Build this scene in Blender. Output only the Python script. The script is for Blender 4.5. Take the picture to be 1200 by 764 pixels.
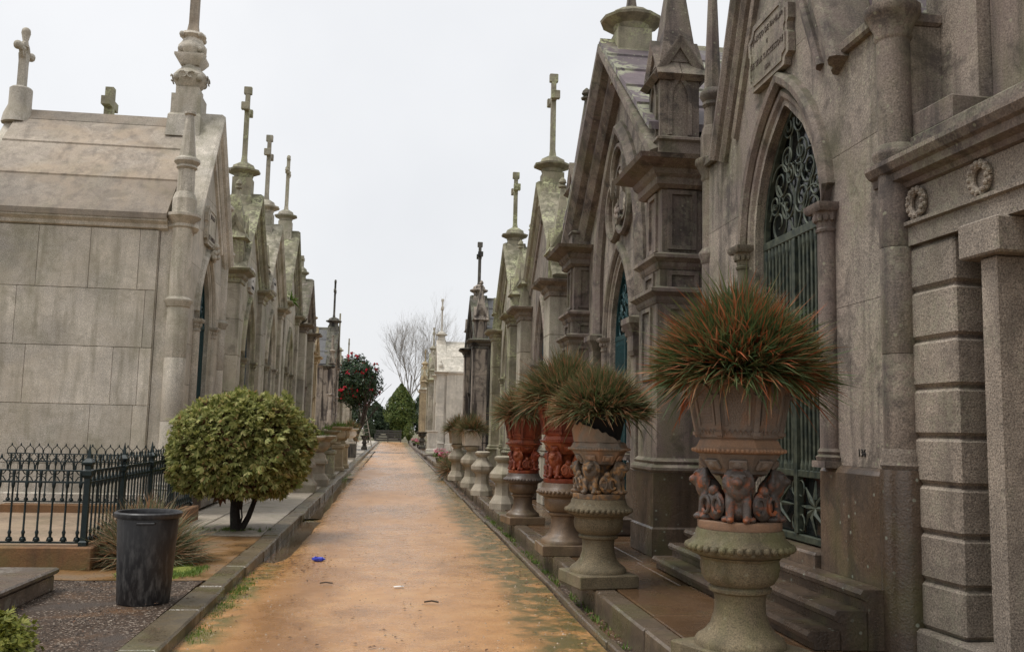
import bpy, bmesh, math, random
from mathutils import Vector, Matrix
random.seed(11)
R = math.radians
PI = math.pi
for o in list(bpy.data.objects): bpy.data.objects.remove(o, do_unlink=True)
S = bpy.context.scene
COL = S.collection

# ------------------------------------------------------------------ camera
cam_d = bpy.data.cameras.new('camera'); cam = bpy.data.objects.new('camera', cam_d); COL.objects.link(cam)
cam_d.sensor_width = 36.0; cam_d.lens = 36.0 * 1095.0 / 1200.0; cam_d.clip_end = 3000; cam_d.clip_start = .05
_F, _VX, _VY, _RHO = 1095.0, 460.0, 502.0, .023
_y = Vector((_VX - 600, -(_VY - 382), -_F)).normalized()
_zx, _zy = math.sin(_RHO), math.cos(_RHO)
_z = Vector((_zx, _zy, -(_y.x * _zx + _y.y * _zy) / _y.z)).normalized()
_x = _y.cross(_z)
cam.matrix_world = Matrix.Translation((0, 0, 1.6)) @ Matrix((_x, _y, _z)).to_4x4()
S.camera = cam
# ------------------------------------------------------------------ sky and light (overcast)
W = bpy.data.worlds.new('World'); S.world = W; W.use_nodes = True
nt = W.node_tree; bg = nt.nodes['Background']
sky = nt.nodes.new('ShaderNodeTexSky'); sky.sky_type = 'NISHITA'; sky.sun_disc = False
SUN_EL, SUN_AZ = R(66), R(-100)          # azimuth from +Y clockwise: high, to the left of the camera
sky.sun_elevation = SUN_EL; sky.sun_rotation = SUN_AZ; sky.dust_density = 4; sky.air_density = 1
mx = nt.nodes.new('ShaderNodeMix'); mx.data_type = 'RGBA'; mx.inputs[0].default_value = .93
nt.links.new(sky.outputs[0], mx.inputs[6])
tcw = nt.nodes.new('ShaderNodeTexCoord'); nzw = nt.nodes.new('ShaderNodeTexNoise'); nzw.inputs['Scale'].default_value = 2.2; nzw.inputs['Detail'].default_value = 5
nt.links.new(tcw.outputs['Generated'], nzw.inputs['Vector'])
crw = nt.nodes.new('ShaderNodeValToRGB')
crw.color_ramp.elements[0].position = .3; crw.color_ramp.elements[0].color = (5.0, 5.07, 5.2, 1)
crw.color_ramp.elements[1].position = .7; crw.color_ramp.elements[1].color = (5.85, 5.88, 5.95, 1)
nt.links.new(nzw.outputs['Fac'], crw.inputs['Fac']); nt.links.new(crw.outputs['Color'], mx.inputs[7])
nt.links.new(mx.outputs[2], bg.inputs['Color']); bg.inputs['Strength'].default_value = .1
sd = bpy.data.lights.new('sun', 'SUN'); sun = bpy.data.objects.new('sun', sd); COL.objects.link(sun)
sd.energy = 1.5; sd.angle = R(26); sd.color = (1, .97, .93)
_d = Vector((math.sin(SUN_AZ) * math.cos(SUN_EL), math.cos(SUN_AZ) * math.cos(SUN_EL), math.sin(SUN_EL)))
sun.rotation_euler = _d.to_track_quat('Z', 'Y').to_euler(); sun.location = _d * 60
S.view_settings.view_transform = 'Standard'; S.view_settings.look = 'None'; S.view_settings.gamma = 1; S.view_settings.exposure = .76
S.render.resolution_x = 1024; S.render.resolution_y = 651

# ------------------------------------------------------------------ materials
class NB:
    def __init__(s, name):
        s.m = bpy.data.materials.new(name); s.m.use_nodes = True; s.t = s.m.node_tree
        s.b = s.t.nodes['Principled BSDF']; s.g = s.t.nodes.new('ShaderNodeNewGeometry'); s.oi = s.t.nodes.new('ShaderNodeObjectInfo')
        s.pos = s.g.outputs['Position']
    def link(s, a, b): s.t.links.new(a, b)
    def scaled(s, vec):
        n = s.t.nodes.new('ShaderNodeVectorMath'); n.operation = 'MULTIPLY'; n.inputs[1].default_value = vec; s.link(s.pos, n.inputs[0]); return n.outputs[0]
    def noise(s, scale, detail=3, vec=None, rough=.55, dist=0):
        n = s.t.nodes.new('ShaderNodeTexNoise'); n.inputs['Scale'].default_value = scale; n.inputs['Detail'].default_value = detail
        n.inputs['Roughness'].default_value = rough; n.inputs['Distortion'].default_value = dist
        s.link(vec if vec is not None else s.pos, n.inputs['Vector']); return n.outputs['Fac']
    def voro(s, scale, feature='F1', vec=None, out='Distance'):
        n = s.t.nodes.new('ShaderNodeTexVoronoi'); n.inputs['Scale'].default_value = scale; n.feature = feature
        s.link(vec if vec is not None else s.pos, n.inputs['Vector']); return n.outputs[out]
    def ramp(s, f, a, b, ca=(0, 0, 0, 1), cb=(1, 1, 1, 1)):
        n = s.t.nodes.new('ShaderNodeValToRGB'); e = n.color_ramp.elements
        e[0].position = a; e[1].position = b; e[0].color = (*ca[:3], 1); e[1].color = (*cb[:3], 1); s.link(f, n.inputs['Fac']); return n.outputs['Color']
    def stops(s, f, lst, const=False):
        n = s.t.nodes.new('ShaderNodeValToRGB'); e = n.color_ramp.elements
        if const: n.color_ramp.interpolation = 'CONSTANT'
        while len(e) < len(lst): e.new(.5)
        for i, (p, c) in enumerate(lst): e[i].position = p; e[i].color = (*c[:3], 1)
        s.link(f, n.inputs['Fac']); return n.outputs['Color']
    def mix(s, f, a, b, mode='MIX'):
        n = s.t.nodes.new('ShaderNodeMix'); n.data_type = 'RGBA'; n.blend_type = mode; n.clamp_factor = True
        for v, k in ((f, 0), (a, 6), (b, 7)):
            if isinstance(v, (int, float)): n.inputs[k].default_value = v if k == 0 else (v, v, v, 1)
            elif isinstance(v, tuple): n.inputs[k].default_value = (*v[:3], 1)
            else: s.link(v, n.inputs[k])
        return n.outputs[2]
    def math(s, op, a, b=0.0, c=None):
        n = s.t.nodes.new('ShaderNodeMath'); n.operation = op
        for v, k in ((a, 0), (b, 1), (c, 2)):
            if v is None: continue
            if isinstance(v, (int, float)): n.inputs[k].default_value = v
            else: s.link(v, n.inputs[k])
        return n.outputs[0]
    def sep(s):
        n = s.t.nodes.new('ShaderNodeSeparateXYZ'); s.link(s.pos, n.inputs[0]); return n.outputs
    def bump(s, h, strength=.3, dist=.01):
        n = s.t.nodes.new('ShaderNodeBump'); n.inputs['Strength'].default_value = strength; n.inputs['Distance'].default_value = dist
        s.link(h, n.inputs['Height']); s.link(n.outputs[0], s.b.inputs['Normal'])
    def col(s, c):
        if isinstance(c, tuple): s.b.inputs['Base Color'].default_value = (*c[:3], 1)
        else: s.link(c, s.b.inputs['Base Color'])
    def rough(s, r):
        if isinstance(r, (int, float)): s.b.inputs['Roughness'].default_value = r
        else: s.link(r, s.b.inputs['Roughness'])
        return s.m

MATS = {}
def stone(name, base, stain=(.05, .042, .036), stain_amt=.5, lichen=0., moss=0., tint=None, tint_amt=.3, speck=.35, rough=.85, fine=160, streak=.5, lcol=(.36, .37, .25), lscale=2.2, tscale=.9, lpatch=1., lth=.5, tth=.45, ledge=0.):
    n = NB(name)
    d = tuple(c * (1 - speck) for c in base); l = tuple(min(1, c * (1 + speck)) for c in base)
    c = n.stops(n.noise(fine, 2, rough=.7), [(.28, d), (.5, base), (.72, l)])
    dark = n.ramp(n.voro(fine * .8), .0, .22, (.35, .33, .3), (1, 1, 1)); c = n.mix(.55, c, dark, 'MULTIPLY')
    tone = n.ramp(n.noise(1.3, 5, None, .65), .32, .68, (.68, .68, .68), (1.2, 1.19, 1.17)); c = n.mix(1, c, tone, 'MULTIPLY')
    if tint: c = n.mix(n.math('MULTIPLY', n.ramp(n.noise(tscale, 4, dist=.6), tth, tth + .17), tint_amt), c, tint)
    rnd = n.ramp(n.oi.outputs['Random'], 0, 1, (.82, .82, .81), (1.13, 1.12, 1.1)); c = n.mix(1, c, rnd, 'MULTIPLY')
    st = n.noise(1.0, 5, n.scaled((5.5, 5.5, .55)), .6)
    c = n.mix(n.math('MULTIPLY', n.ramp(st, .5, .66), stain_amt * streak * 1.5), c, stain)
    blot = n.noise(2.6, 6, None, .65, .5)
    c = n.mix(n.math('MULTIPLY', n.ramp(blot, .5, .64), stain_amt * .85), c, stain)
    if moss: c = n.mix(n.math('MULTIPLY', n.ramp(n.noise(1.7, 5, n.scaled((1, 1, .6)), .6, .3), .5, .68), moss), c, (.115, .12, .04))
    if ledge:
        sn = n.t.nodes.new('ShaderNodeSeparateXYZ'); n.link(n.g.outputs['True Normal'], sn.inputs[0])
        c = n.mix(n.math('MULTIPLY', n.math('MULTIPLY', n.ramp(sn.outputs[2], .35, .75), n.ramp(n.noise(5, 4, None, .65), .38, .58)), ledge), c, (.062, .062, .03))
    if lichen:
        lm = n.math('MULTIPLY', n.ramp(n.noise(lscale, 3), lth, lth + .1), n.ramp(n.noise(lscale * 9, 4, None, .65), .47, .52))
        c = n.mix(n.math('MULTIPLY', lm, lichen * lpatch), c, lcol)
        sp = n.ramp(n.voro(11, out='Distance'), .1, .17, (1, 1, 1), (0, 0, 0))
        spm = n.math('MULTIPLY', sp, n.ramp(n.noise(2.7, 2), .47, .54)); c = n.mix(n.math('MULTIPLY', spm, lichen * .8), c, lcol)
    n.col(c)
    h = n.math('ADD', n.noise(fine * .8, 1), n.math('MULTIPLY', n.noise(9, 2), 1.4)); n.bump(h, .45, .006)
    n.rough(rough if isinstance(rough, (int, float)) else n.ramp(blot, .4, .7, (rough[0],) * 3, (rough[1],) * 3))
    MATS[name] = n.m; return n.m

stone('granite_pale', (.56, .515, .45), (.2, .18, .125), .42, moss=.3, tint=(.48, .415, .315), tint_amt=.4, speck=.5, fine=75, streak=.75, ledge=.35)
stone('granite_roof', (.325, .28, .232), (.12, .1, .08), .5, moss=.15, tint=(.34, .262, .185), tint_amt=.6, speck=.4, fine=70, streak=.6)
stone('granite_grey', (.47, .43, .355), (.095, .082, .06), .6, lichen=.35, moss=.45, tint=(.37, .315, .22), speck=.32, fine=60, ledge=.75)
stone('granite_mossy', (.34, .31, .235), (.09, .08, .055), .6, lichen=.8, moss=.7, tint=(.28, .25, .15), speck=.2, fine=60, lcol=(.42, .43, .25), ledge=0.75)
stone('granite_brown', (.275, .236, .196), (.045, .036, .031), .85, lichen=.5, moss=.3, tint=(.19, .145, .13), tint_amt=.5, speck=.65, fine=80, lpatch=.3, ledge=.8)
stone('granite_brown_mould', (.205, .168, .138), (.034, .027, .025), .9, lichen=.5, moss=.35, tint=(.13, .094, .088), tint_amt=.6, speck=.55, fine=80, lpatch=.3, ledge=.75)
stone('granite_speckled', (.26, .22, .182), (.08, .064, .052), .5, lichen=.15, moss=.12, speck=.7, fine=90)
stone('granite_wet', (.10, .072, .052), (.024, .019, .015), .78, lichen=.8, moss=.4, speck=.4, fine=80, rough=(.25, .55), lcol=(.28, .31, .25), lscale=3.2, lpatch=.0)
stone('granite_black', (.125, .115, .1), (.016, .015, .015), .95, lichen=.2, speck=.2, fine=50, streak=.9, ledge=0.75)
stone('stone_white', (.62, .58, .51), (.3, .27, .22), .4, moss=.06, speck=.06, fine=60, ledge=0.3)
stone('slate_roof', (.125, .10, .108), (.055, .045, .05), .5, lichen=.85, tint=(.16, .11, .125), speck=.15, fine=60, rough=.6, lcol=(.30, .31, .205), lscale=.8, lth=.46)
stone('slate_dark', (.075, .075, .08), (.03, .03, .03), .5, lichen=.1, speck=.15, fine=40, rough=.55)
stone('stone_stained', (.34, .29, .24), (.05, .04, .035), .95, moss=.1, speck=.15, fine=50, streak=1)
stone('stone_ochre', (.45, .36, .23), (.13, .1, .065), .5, moss=.3, speck=.15, fine=50)
stone('tablet_stone', (.31, .26, .21), (.1, .08, .065), .4, speck=.2, fine=80)
stone('marble_tablet', (.6, .58, .54), (.3, .28, .25), .3, speck=.04, fine=60)
stone('urn_stone', (.165, .132, .08), (.045, .037, .021), .65, lichen=.3, moss=.7, speck=.6, fine=110, lcol=(.3, .3, .22), lpatch=.3)
stone('urn_stone_brown', (.17, .115, .07), (.055, .037, .026), .65, moss=.25, speck=.3, fine=90, rough=(.3, .6))
stone('urn_stone_dark', (.11, .085, .07), (.04, .035, .03), .6, speck=.25, fine=90, rough=(.3, .6))
stone('pedestal_stone', (.45, .40, .32), (.14, .12, .085), .5, moss=.35, speck=.15, fine=80)
stone('clay_weathered', (.19, .155, .13), (.075, .06, .05), .5, moss=.12, tint=(.33, .165, .08), tint_amt=.4, speck=.2, fine=120, tscale=6, tth=.5)
stone('clay_band', (.30, .18, .11), (.15, .115, .09), .7, speck=.15, fine=120)
stone('clay_grey', (.30, .25, .2), (.12, .1, .08), .5, moss=.12, tint=(.42, .21, .1), tint_amt=.6, speck=.15, fine=120, tscale=4)
stone('clay_red', (.24, .045, .017), (.075, .022, .013), .75, tint=(.40, .12, .045), tint_amt=.7, speck=.25, fine=90, rough=(.4, .65), tscale=4)
stone('clay_lion', (.085, .07, .062), (.03, .026, .024), .4, tint=(.34, .095, .028), tint_amt=.85, speck=.2, fine=120, rough=.5, tscale=16, tth=.5)
stone('clay_lion_gold', (.17, .13, .095), (.05, .042, .035), .3, tint=(.45, .24, .09), tint_amt=.85, speck=.15, fine=120, rough=.6, tscale=14, tth=.48)
stone('paving_wet', (.115, .066, .035), (.045, .031, .021), .65, moss=.15, speck=.25, fine=70, rough=(.12, .4), streak=0)
stone('kerb_wet', (.13, .098, .07), (.04, .032, .025), .6, moss=.4, speck=.35, fine=70, rough=(.2, .5), streak=0)
stone('kerb_left', (.145, .112, .07), (.045, .035, .022), .7, moss=.55, speck=.45, fine=70, rough=(.25, .6), streak=0)
stone('paving_pale', (.40, .35, .285), (.16, .14, .1), .5, moss=.25, speck=.18, fine=70, rough=(.4, .7), streak=0)
stone('plot_paving', (.33, .25, .18), (.12, .09, .06), .5, moss=.2, speck=.15, fine=60, rough=(.3, .6), streak=0)
stone('plinth_rust', (.22, .115, .05), (.08, .05, .03), .6, moss=.5, speck=.2, fine=60, streak=.7)
stone('tomb_stone', (.15, .11, .085), (.05, .04, .032), .6, lichen=.3, moss=.35, speck=.25, fine=60, rough=(.2, .5), lcol=(.4, .38, .33))

def plain(name, c, rough=.6, metal=0, var=.2, scale=12, c2=None, bump=0):
    n = NB(name); f = n.noise(scale, 4)
    n.col(n.ramp(f, .3, .7, tuple(v * (1 - var) for v in c), c2 if c2 else tuple(v * (1 + var) for v in c)))
    n.b.inputs['Metallic'].default_value = metal
    if bump: n.bump(f, bump, .004)
    n.rough(rough); MATS[name] = n.m; return n.m
plain('iron_green', (.007, .017, .017), .45, .2, .3, 30, bump=.2)
plain('bronze_green', (.024, .044, .038), .5, .25, .5, 14, c2=(.085, .095, .065), bump=.2)
plain('iron_teal', (.012, .05, .055), .45, .2, .35, 20)
plain('iron_blue', (.05, .085, .115), .5, .1, .3, 20)
plain('iron_black', (.02, .019, .018), .5, .2, .3, 20)
plain('glass_dark', (.012, .014, .014), .12, 0, .2, 3)
plain('letter_dark', (.02, .018, .016), .7)
plain('letter_faded', (.085, .065, .05), .8)
plain('bark', (.05, .038, .028), .9, 0, .4, 20, bump=.5)
plain('bark_black', (.018, .014, .011), .85, 0, .4, 25, bump=.6)
plain('branch_grey', (.27, .245, .22), .9, 0, .3, 3)
plain('wood_ladder', (.3, .27, .23), .8, 0, .3, 10)
plain('gate_metal', (.045, .045, .04), .6, .1, .3, 8)
plain('liner_black', (.008, .008, .008), .9, 0, .4, 9)
plain('plastic_blue', (.035, .05, .45), .35)
plain('paper_white', (.75, .74, .72), .7)
plain('leaf_litter', (.10, .05, .025), .8, 0, .6, 6)
plain('pot_dark', (.05, .045, .04), .6)
plain('soil', (.035, .025, .018), .95, 0, .4, 20, bump=.6)

def bin_mat():
    n = NB('bin_plastic')
    a = n.noise(6, 5, n.scaled((4, 4, 1)), .65); b = n.noise(30, 3, n.scaled((1, 1, .35)))
    z = n.sep()[2]
    low = n.ramp(z, .1, .7, (1, 1, 1), (.25, .25, .25))
    m = n.math('MULTIPLY', n.ramp(n.math('MULTIPLY', a, b), .22, .4), low)
    n.col(n.mix(n.math('MULTIPLY', m, .8), (.018, .018, .02), (.15, .145, .138)))
    n.bump(b, .15, .004); n.rough(n.ramp(a, .3, .7, (.38,) * 3, (.6,) * 3)); MATS['bin_plastic'] = n.m
bin_mat()

def foliage(name, cols, rough=.6, trans=.25, extra=None):
    n = NB(name)
    rnd = n.g.outputs['Random Per Island']; f = n.math('ADD', n.math('MULTIPLY', rnd, .75), n.math('MULTIPLY', n.noise(2.5, 3), .35))
    c = n.stops(f, cols); n.col(c); n.rough(rough); n.b.inputs['Specular IOR Level'].default_value = .3
    tr = n.t.nodes.new('ShaderNodeBsdfTranslucent'); n.link(c, tr.inputs['Color'])
    ms = n.t.nodes.new('ShaderNodeMixShader'); ms.inputs[0].default_value = trans
    out = n.t.nodes['Material Output']; n.link(n.b.outputs[0], ms.inputs[1]); n.link(tr.outputs[0], ms.inputs[2]); n.link(ms.outputs[0], out.inputs['Surface'])
    MATS[name] = n.m; return n.m
foliage('grass_urn', [(.1, (.045, .08, .03)), (.45, (.085, .125, .045)), (.62, (.14, .15, .055)), (.72, (.25, .115, .05)), (.84, (.34, .085, .03)), (.95, (.46, .27, .14))], trans=.3)
foliage('grass_olive', [(.1, (.055, .08, .03)), (.45, (.105, .13, .05)), (.68, (.19, .16, .075)), (.82, (.32, .13, .06)), (.95, (.4, .27, .15))], trans=.3)
foliage('grass_pale', [(.1, (.09, .12, .06)), (.4, (.16, .19, .10)), (.62, (.26, .21, .12)), (.78, (.40, .18, .08)), (.95, (.44, .35, .24))], trans=.3)
foliage('thuja', [(.1, (.10, .12, .03)), (.4, (.2, .225, .06)), (.65, (.34, .345, .11)), (.88, (.5, .47, .19)), (.97, (.34, .15, .07))], trans=.35)
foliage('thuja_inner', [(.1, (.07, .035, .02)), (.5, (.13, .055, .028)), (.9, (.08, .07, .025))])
foliage('camellia_leaf', [(.1, (.012, .028, .012)), (.5, (.025, .05, .02)), (.9, (.05, .08, .03))], .35, .1)
foliage('camellia_flower', [(.1, (.5, .015, .03)), (.5, (.62, .03, .05)), (.9, (.7, .08, .12))])
foliage('conifer', [(.1, (.035, .06, .012)), (.5, (.075, .11, .02)), (.9, (.14, .16, .035))])
foliage('dark_leaf', [(.1, (.015, .03, .014)), (.5, (.03, .05, .022)), (.9, (.06, .085, .04))])
foliage('shrub_leaf', [(.1, (.09, .11, .018)), (.5, (.17, .19, .03)), (.9, (.27, .26, .05))])
foliage('weed', [(.1, (.06, .12, .015)), (.5, (.11, .19, .03)), (.9, (.2, .24, .06))])
foliage('flower_pink', [(.1, (.5, .06, .15)), (.6, (.7, .25, .35)), (.9, (.75, .65, .6))])

def path_mat():
    n = NB('wet_sand'); x = n.sep()[0]; y = n.sep()[1]
    big = n.noise(.55, 5, n.scaled((1, .45, 1)), .6, .4); mid = n.noise(2.3, 5, None, .65); fine = n.noise(85, 3, None, .7); grit = n.voro(140)
    c = n.stops(mid, [(.3, (.34, .168, .056)), (.5, (.455, .235, .085)), (.72, (.53, .305, .125))])
    c = n.mix(1, c, n.ramp(fine, .25, .75, (.5, .48, .46), (1.4, 1.38, 1.36)), 'MULTIPLY')
    c = n.mix(.45, c, n.ramp(grit, .0, .3, (.45, .42, .4), (1, 1, 1)), 'MULTIPLY')
    # saturated wet ochre along the left wheel line and in hollows
    wob = n.math('MULTIPLY', n.math('SUBTRACT', n.noise(.8, 4), .5), 1.3)
    xl = n.math('ADD', x, wob)
    wetL = n.math('MULTIPLY', n.ramp(n.math('ABSOLUTE', n.math('ADD', xl, .85)), .05, .5, (1, 1, 1), (0, 0, 0)), n.ramp(n.math('MULTIPLY', y, .05), .45, .75, (1, 1, 1), (.12, .12, .12)))
    wetC = n.ramp(big, .5, .62)
    c = n.mix(n.math('MULTIPLY', n.math('MAXIMUM', wetL, n.math('MULTIPLY', wetC, .3)), .85), c, (.23, .10, .022))
    # algae along the right edge and by the left gutter
    xr = n.math('ADD', x, n.math('MULTIPLY', n.math('SUBTRACT', n.noise(1.6, 5, None, .7), .5), 1.2))
    green = n.math('MULTIPLY', n.ramp(n.math('MULTIPLY', xr, .5), .5, .64), n.ramp(n.noise(4, 5, None, .7), .36, .52))
    c = n.mix(n.math('MULTIPLY', green, .9), c, (.085, .08, .026))
    xg = n.math('SUBTRACT', n.math('MULTIPLY', x, -1), n.math('MULTIPLY', wob, .3))
    gl = n.math('MULTIPLY', n.ramp(n.math('MULTIPLY', xg, .5), .57, .65), n.ramp(n.noise(2.2, 5, None, .7), .42, .55)); c = n.mix(n.math('MULTIPLY', gl, .8), c, (.11, .11, .035))
    n.col(c)
    rg = n.math('MULTIPLY', n.ramp(big, .36, .62), n.ramp(n.noise(7, 4), .3, .6)); n.rough(n.ramp(rg, .0, .8, (.42,) * 3, (.12,) * 3)); n.b.inputs['Specular IOR Level'].default_value = .55
    h = n.math('ADD', n.math('MULTIPLY', fine, .6), n.math('ADD', n.math('MULTIPLY', mid, 1.5), n.math('MULTIPLY', grit, .5))); n.bump(h, .4, .008)
    MATS['wet_sand'] = n.m
path_mat()
def gravel_mat():
    n = NB('dark_gravel'); v = n.voro(75, out='Color'); d = n.voro(75)
    sv = n.t.nodes.new('ShaderNodeSeparateColor'); n.link(v, sv.inputs[0])
    c = n.stops(sv.outputs[0], [(.0, (.024, .016, .01)), (.6, (.055, .035, .022)), (.88, (.10, .066, .045)), (.98, (.36, .3, .24))])
    pa = n.noise(1.1, 5, None, .6, .4)
    c = n.mix(n.ramp(pa, .5, .65), c, n.mix(.5, c, (.20, .10, .04))); c = n.mix(n.ramp(n.noise(1.9, 5), .52, .66), c, (.065, .05, .04))
    n.col(c); n.bump(n.math('ADD', d, n.noise(20, 3)), .6, .01); n.rough(n.ramp(pa, .35, .65, (.8,) * 3, (.5,) * 3)); n.b.inputs['Specular IOR Level'].default_value = .25; MATS['dark_gravel'] = n.m
gravel_mat()
def earth_mat():
    n = NB('wet_earth'); a = n.noise(1.6, 5, None, .6); f = n.noise(60, 3)
    c = n.stops(a, [(.3, (.10, .065, .035)), (.5, (.20, .105, .035)), (.7, (.17, .115, .065))]); c = n.mix(1, c, n.ramp(f, .3, .7, (.7,) * 3, (1.2,) * 3), 'MULTIPLY')
    n.col(c); n.bump(f, .4, .008); n.rough(n.ramp(a, .4, .6, (.25,) * 3, (.7,) * 3)); MATS['wet_earth'] = n.m
earth_mat()
def ground_mat():
    n = NB('ground_soil'); a = n.noise(.3, 5); f = n.noise(30, 3)
    c = n.stops(a, [(.35, (.16, .12, .075)), (.6, (.11, .11, .05))]); c = n.mix(1, c, n.ramp(f, .3, .7, (.7,) * 3, (1.2,) * 3), 'MULTIPLY'); n.col(c); n.rough(.9); MATS['ground_soil'] = n.m
ground_mat()
def moss_mat():
    n = NB('moss'); f = n.noise(40, 4, None, .7); c = n.stops(f, [(.3, (.09, .10, .015)), (.55, (.20, .23, .03)), (.75, (.30, .31, .06))]); n.col(c); n.bump(f, .8, .02); n.rough(.9); MATS['moss'] = n.m
moss_mat()
def water_mat():
    n = NB('puddle_water'); n.col((.09, .06, .035)); n.bump(n.noise(12, 3), .06, .004); n.b.inputs['IOR'].default_value = 1.33; n.rough(.05); MATS['puddle_water'] = n.m
water_mat()

# ------------------------------------------------------------------ mesh helpers
class M:
    def __init__(s): s.v = []; s.f = []; s.sm = False
    def add(s, vs, fs):
        o = len(s.v); s.v += [tuple(p) for p in vs]; s.f += [tuple(i + o for i in f) for f in fs]; return s
    def box(s, x0, x1, y0, y1, z0, z1, b=0.):
        if b <= 0:
            return s.add([(x0,y0,z0),(x1,y0,z0),(x1,y1,z0),(x0,y1,z0),(x0,y0,z1),(x1,y0,z1),(x1,y1,z1),(x0,y1,z1)],
                         [(0,3,2,1),(4,5,6,7),(0,1,5,4),(1,2,6,5),(2,3,7,6),(3,0,4,7)])
        b = min(b, (x1-x0)*.45, (y1-y0)*.45, (z1-z0)*.45)
        return s.loft([s.oct(x0,x1,y0,y1,z0,b,b), s.oct(x0,x1,y0,y1,z0+b,b,0), s.oct(x0,x1,y0,y1,z1-b,b,0), s.oct(x0,x1,y0,y1,z1,b,b)])
    @staticmethod
    def oct(x0,x1,y0,y1,z,b,i):
        c = b*.6
        x0+=i; x1-=i; y0+=i; y1-=i
        return [(x0+c,y0,z),(x1-c,y0,z),(x1,y0+c,z),(x1,y1-c,z),(x1-c,y1,z),(x0+c,y1,z),(x0,y1-c,z),(x0,y0+c,z)]
    def loft(s, rings, cap=True, closed=False):
        n = len(rings[0]); vs = [p for r in rings for p in r]; fs = []
        L = len(rings)
        for k in range(L if closed else L-1):
            a = k*n; b = ((k+1) % L)*n
            for i in range(n): j = (i+1) % n; fs.append((a+i, a+j, b+j, b+i))
        if cap and not closed: fs.append(tuple(reversed(range(n)))); fs.append(tuple(range((L-1)*n, L*n)))
        return s.add(vs, fs)
    def rects(s, cx, cy, secs):            # stacked rectangles (hx, hy, z)
        return s.loft([[(cx-a,cy-b,z),(cx+a,cy-b,z),(cx+a,cy+b,z),(cx-a,cy+b,z)] for a, b, z in secs])
    def lathe(s, cx, cy, prof, n=16, rot=0.):
        s.sm = s.sm or n > 10
        return s.loft([[(cx+r*math.cos(rot+2*PI*i/n), cy+r*math.sin(rot+2*PI*i/n), z) for i in range(n)] for r, z in prof])
    def prism(s, poly, y0, y1):            # polygon in xz (ccw seen from -y) pushed along y
        n = len(poly); return s.add([(x,y0,z) for x, z in poly]+[(x,y1,z) for x, z in poly],
            [tuple(range(n)), tuple(range(2*n-1, n-1, -1))]+[(i, n+i, n+(i+1) % n, (i+1) % n) for i in range(n)])
    def sweep(s, path, prof, closed=False):   # path in xz; prof = (offset to the left of travel, y)
        n = len(path); rings = []
        for i, (x, z) in enumerate(path):
            if closed: p, q = path[i-1], path[(i+1) % n]
            else: p, q = path[max(i-1, 0)], path[min(i+1, n-1)]
            def nm(a, b):
                dx, dz = b[0]-a[0], b[1]-a[1]; l = math.hypot(dx, dz) or 1; return (-dz/l, dx/l)
            n1 = nm(p, (x, z)) if (closed or i > 0) else nm((x, z), q); n2 = nm((x, z), q) if (closed or i < n-1) else n1
            mx_, mz_ = n1[0]+n2[0], n1[1]+n2[1]; l = math.hypot(mx_, mz_) or 1; mx_ /= l; mz_ /= l
            k = 1/max(.35, mx_*n1[0]+mz_*n1[1])
            rings.append([(x+mx_*k*a, y, z+mz_*k*a) for a, y in prof])
        return s.loft(rings, True, closed)
    def tube(s, pts, r, n=6):
        s.sm = True; rings = []; L = len(pts)
        for i, p in enumerate(pts):
            p = Vector(p); t = (Vector(pts[min(i+1, L-1)])-Vector(pts[max(i-1, 0)])); t = t.normalized() if t.length > 1e-9 else Vector((0,0,1))
            u = t.cross(Vector((.31, .95, .02))); u = u.normalized() if u.length > .05 else t.cross(Vector((0,0,1))).normalized(); w = t.cross(u)
            rr = r[i] if isinstance(r, (list, tuple)) else r
            rings.append([tuple(p+u*rr*math.cos(2*PI*k/n)+w*rr*math.sin(2*PI*k/n)) for k in range(n)])
        return s.loft(rings)
    def ball(s, c, r, n=8, m=5, sc=(1,1,1), rot=None):
        s.sm = True; rings = []
        for k in range(m+1):
            a = PI*k/m; rr = max(.03, math.sin(a)); ring = []
            for i in range(n):
                p = Vector((r*sc[0]*rr*math.cos(2*PI*i/n), r*sc[1]*rr*math.sin(2*PI*i/n), -r*sc[2]*math.cos(a)))
                if rot: p = rot @ p
                ring.append((c[0]+p.x, c[1]+p.y, c[2]+p.z))
            rings.append(ring)
        return s.loft(rings)
    def mesh(s, name, mat):
        me = bpy.data.meshes.new(name); me.from_pydata(s.v, [], s.f); me.materials.append(MATS[mat])
        bm = bmesh.new(); bm.from_mesh(me); bmesh.ops.recalc_face_normals(bm, faces=bm.faces); bm.to_mesh(me); bm.free()
        if s.sm:
            me.polygons.foreach_set('use_smooth', [True]*len(me.polygons)); me.set_sharp_from_angle(angle=R(38))
        return me
def link(name, data, parent=None, loc=None, rz=0.):
    o = bpy.data.objects.new(name, data); COL.objects.link(o)
    if parent: o.parent = parent
    if loc: o.location = loc
    if rz: o.rotation_euler.z = rz
    return o
def obj(name, m, mat, parent=None, loc=None, rz=0.): return link(name, m.mesh(name, mat), parent, loc, rz)
def tag(o, label, cat, group=None):
    o['label'] = label; o['category'] = cat
    if group: o['group'] = group
    return o
def thing(name, label, cat, loc=(0,0,0), rz=0., group=None): return tag(link(name, None, None, loc, rz), label, cat, group)
def struct(o): o['kind'] = 'structure'; return o
def stuff(o): o['kind'] = 'stuff'; return o
def copy_tree(o, parent=None, loc=None, rz=None):
    c = o.copy(); COL.objects.link(c); c.parent = parent
    if loc: c.location = loc
    if rz is not None: c.rotation_euler.z = rz
    for ch in list(o.children): copy_tree(ch, c)
    return c
def raw(name, v, f, mat, parent=None, loc=None):
    me = bpy.data.meshes.new(name); me.from_pydata(v, [], f); me.materials.append(MATS[mat]); return link(name, me, parent, loc)
_TC = {}
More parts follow.
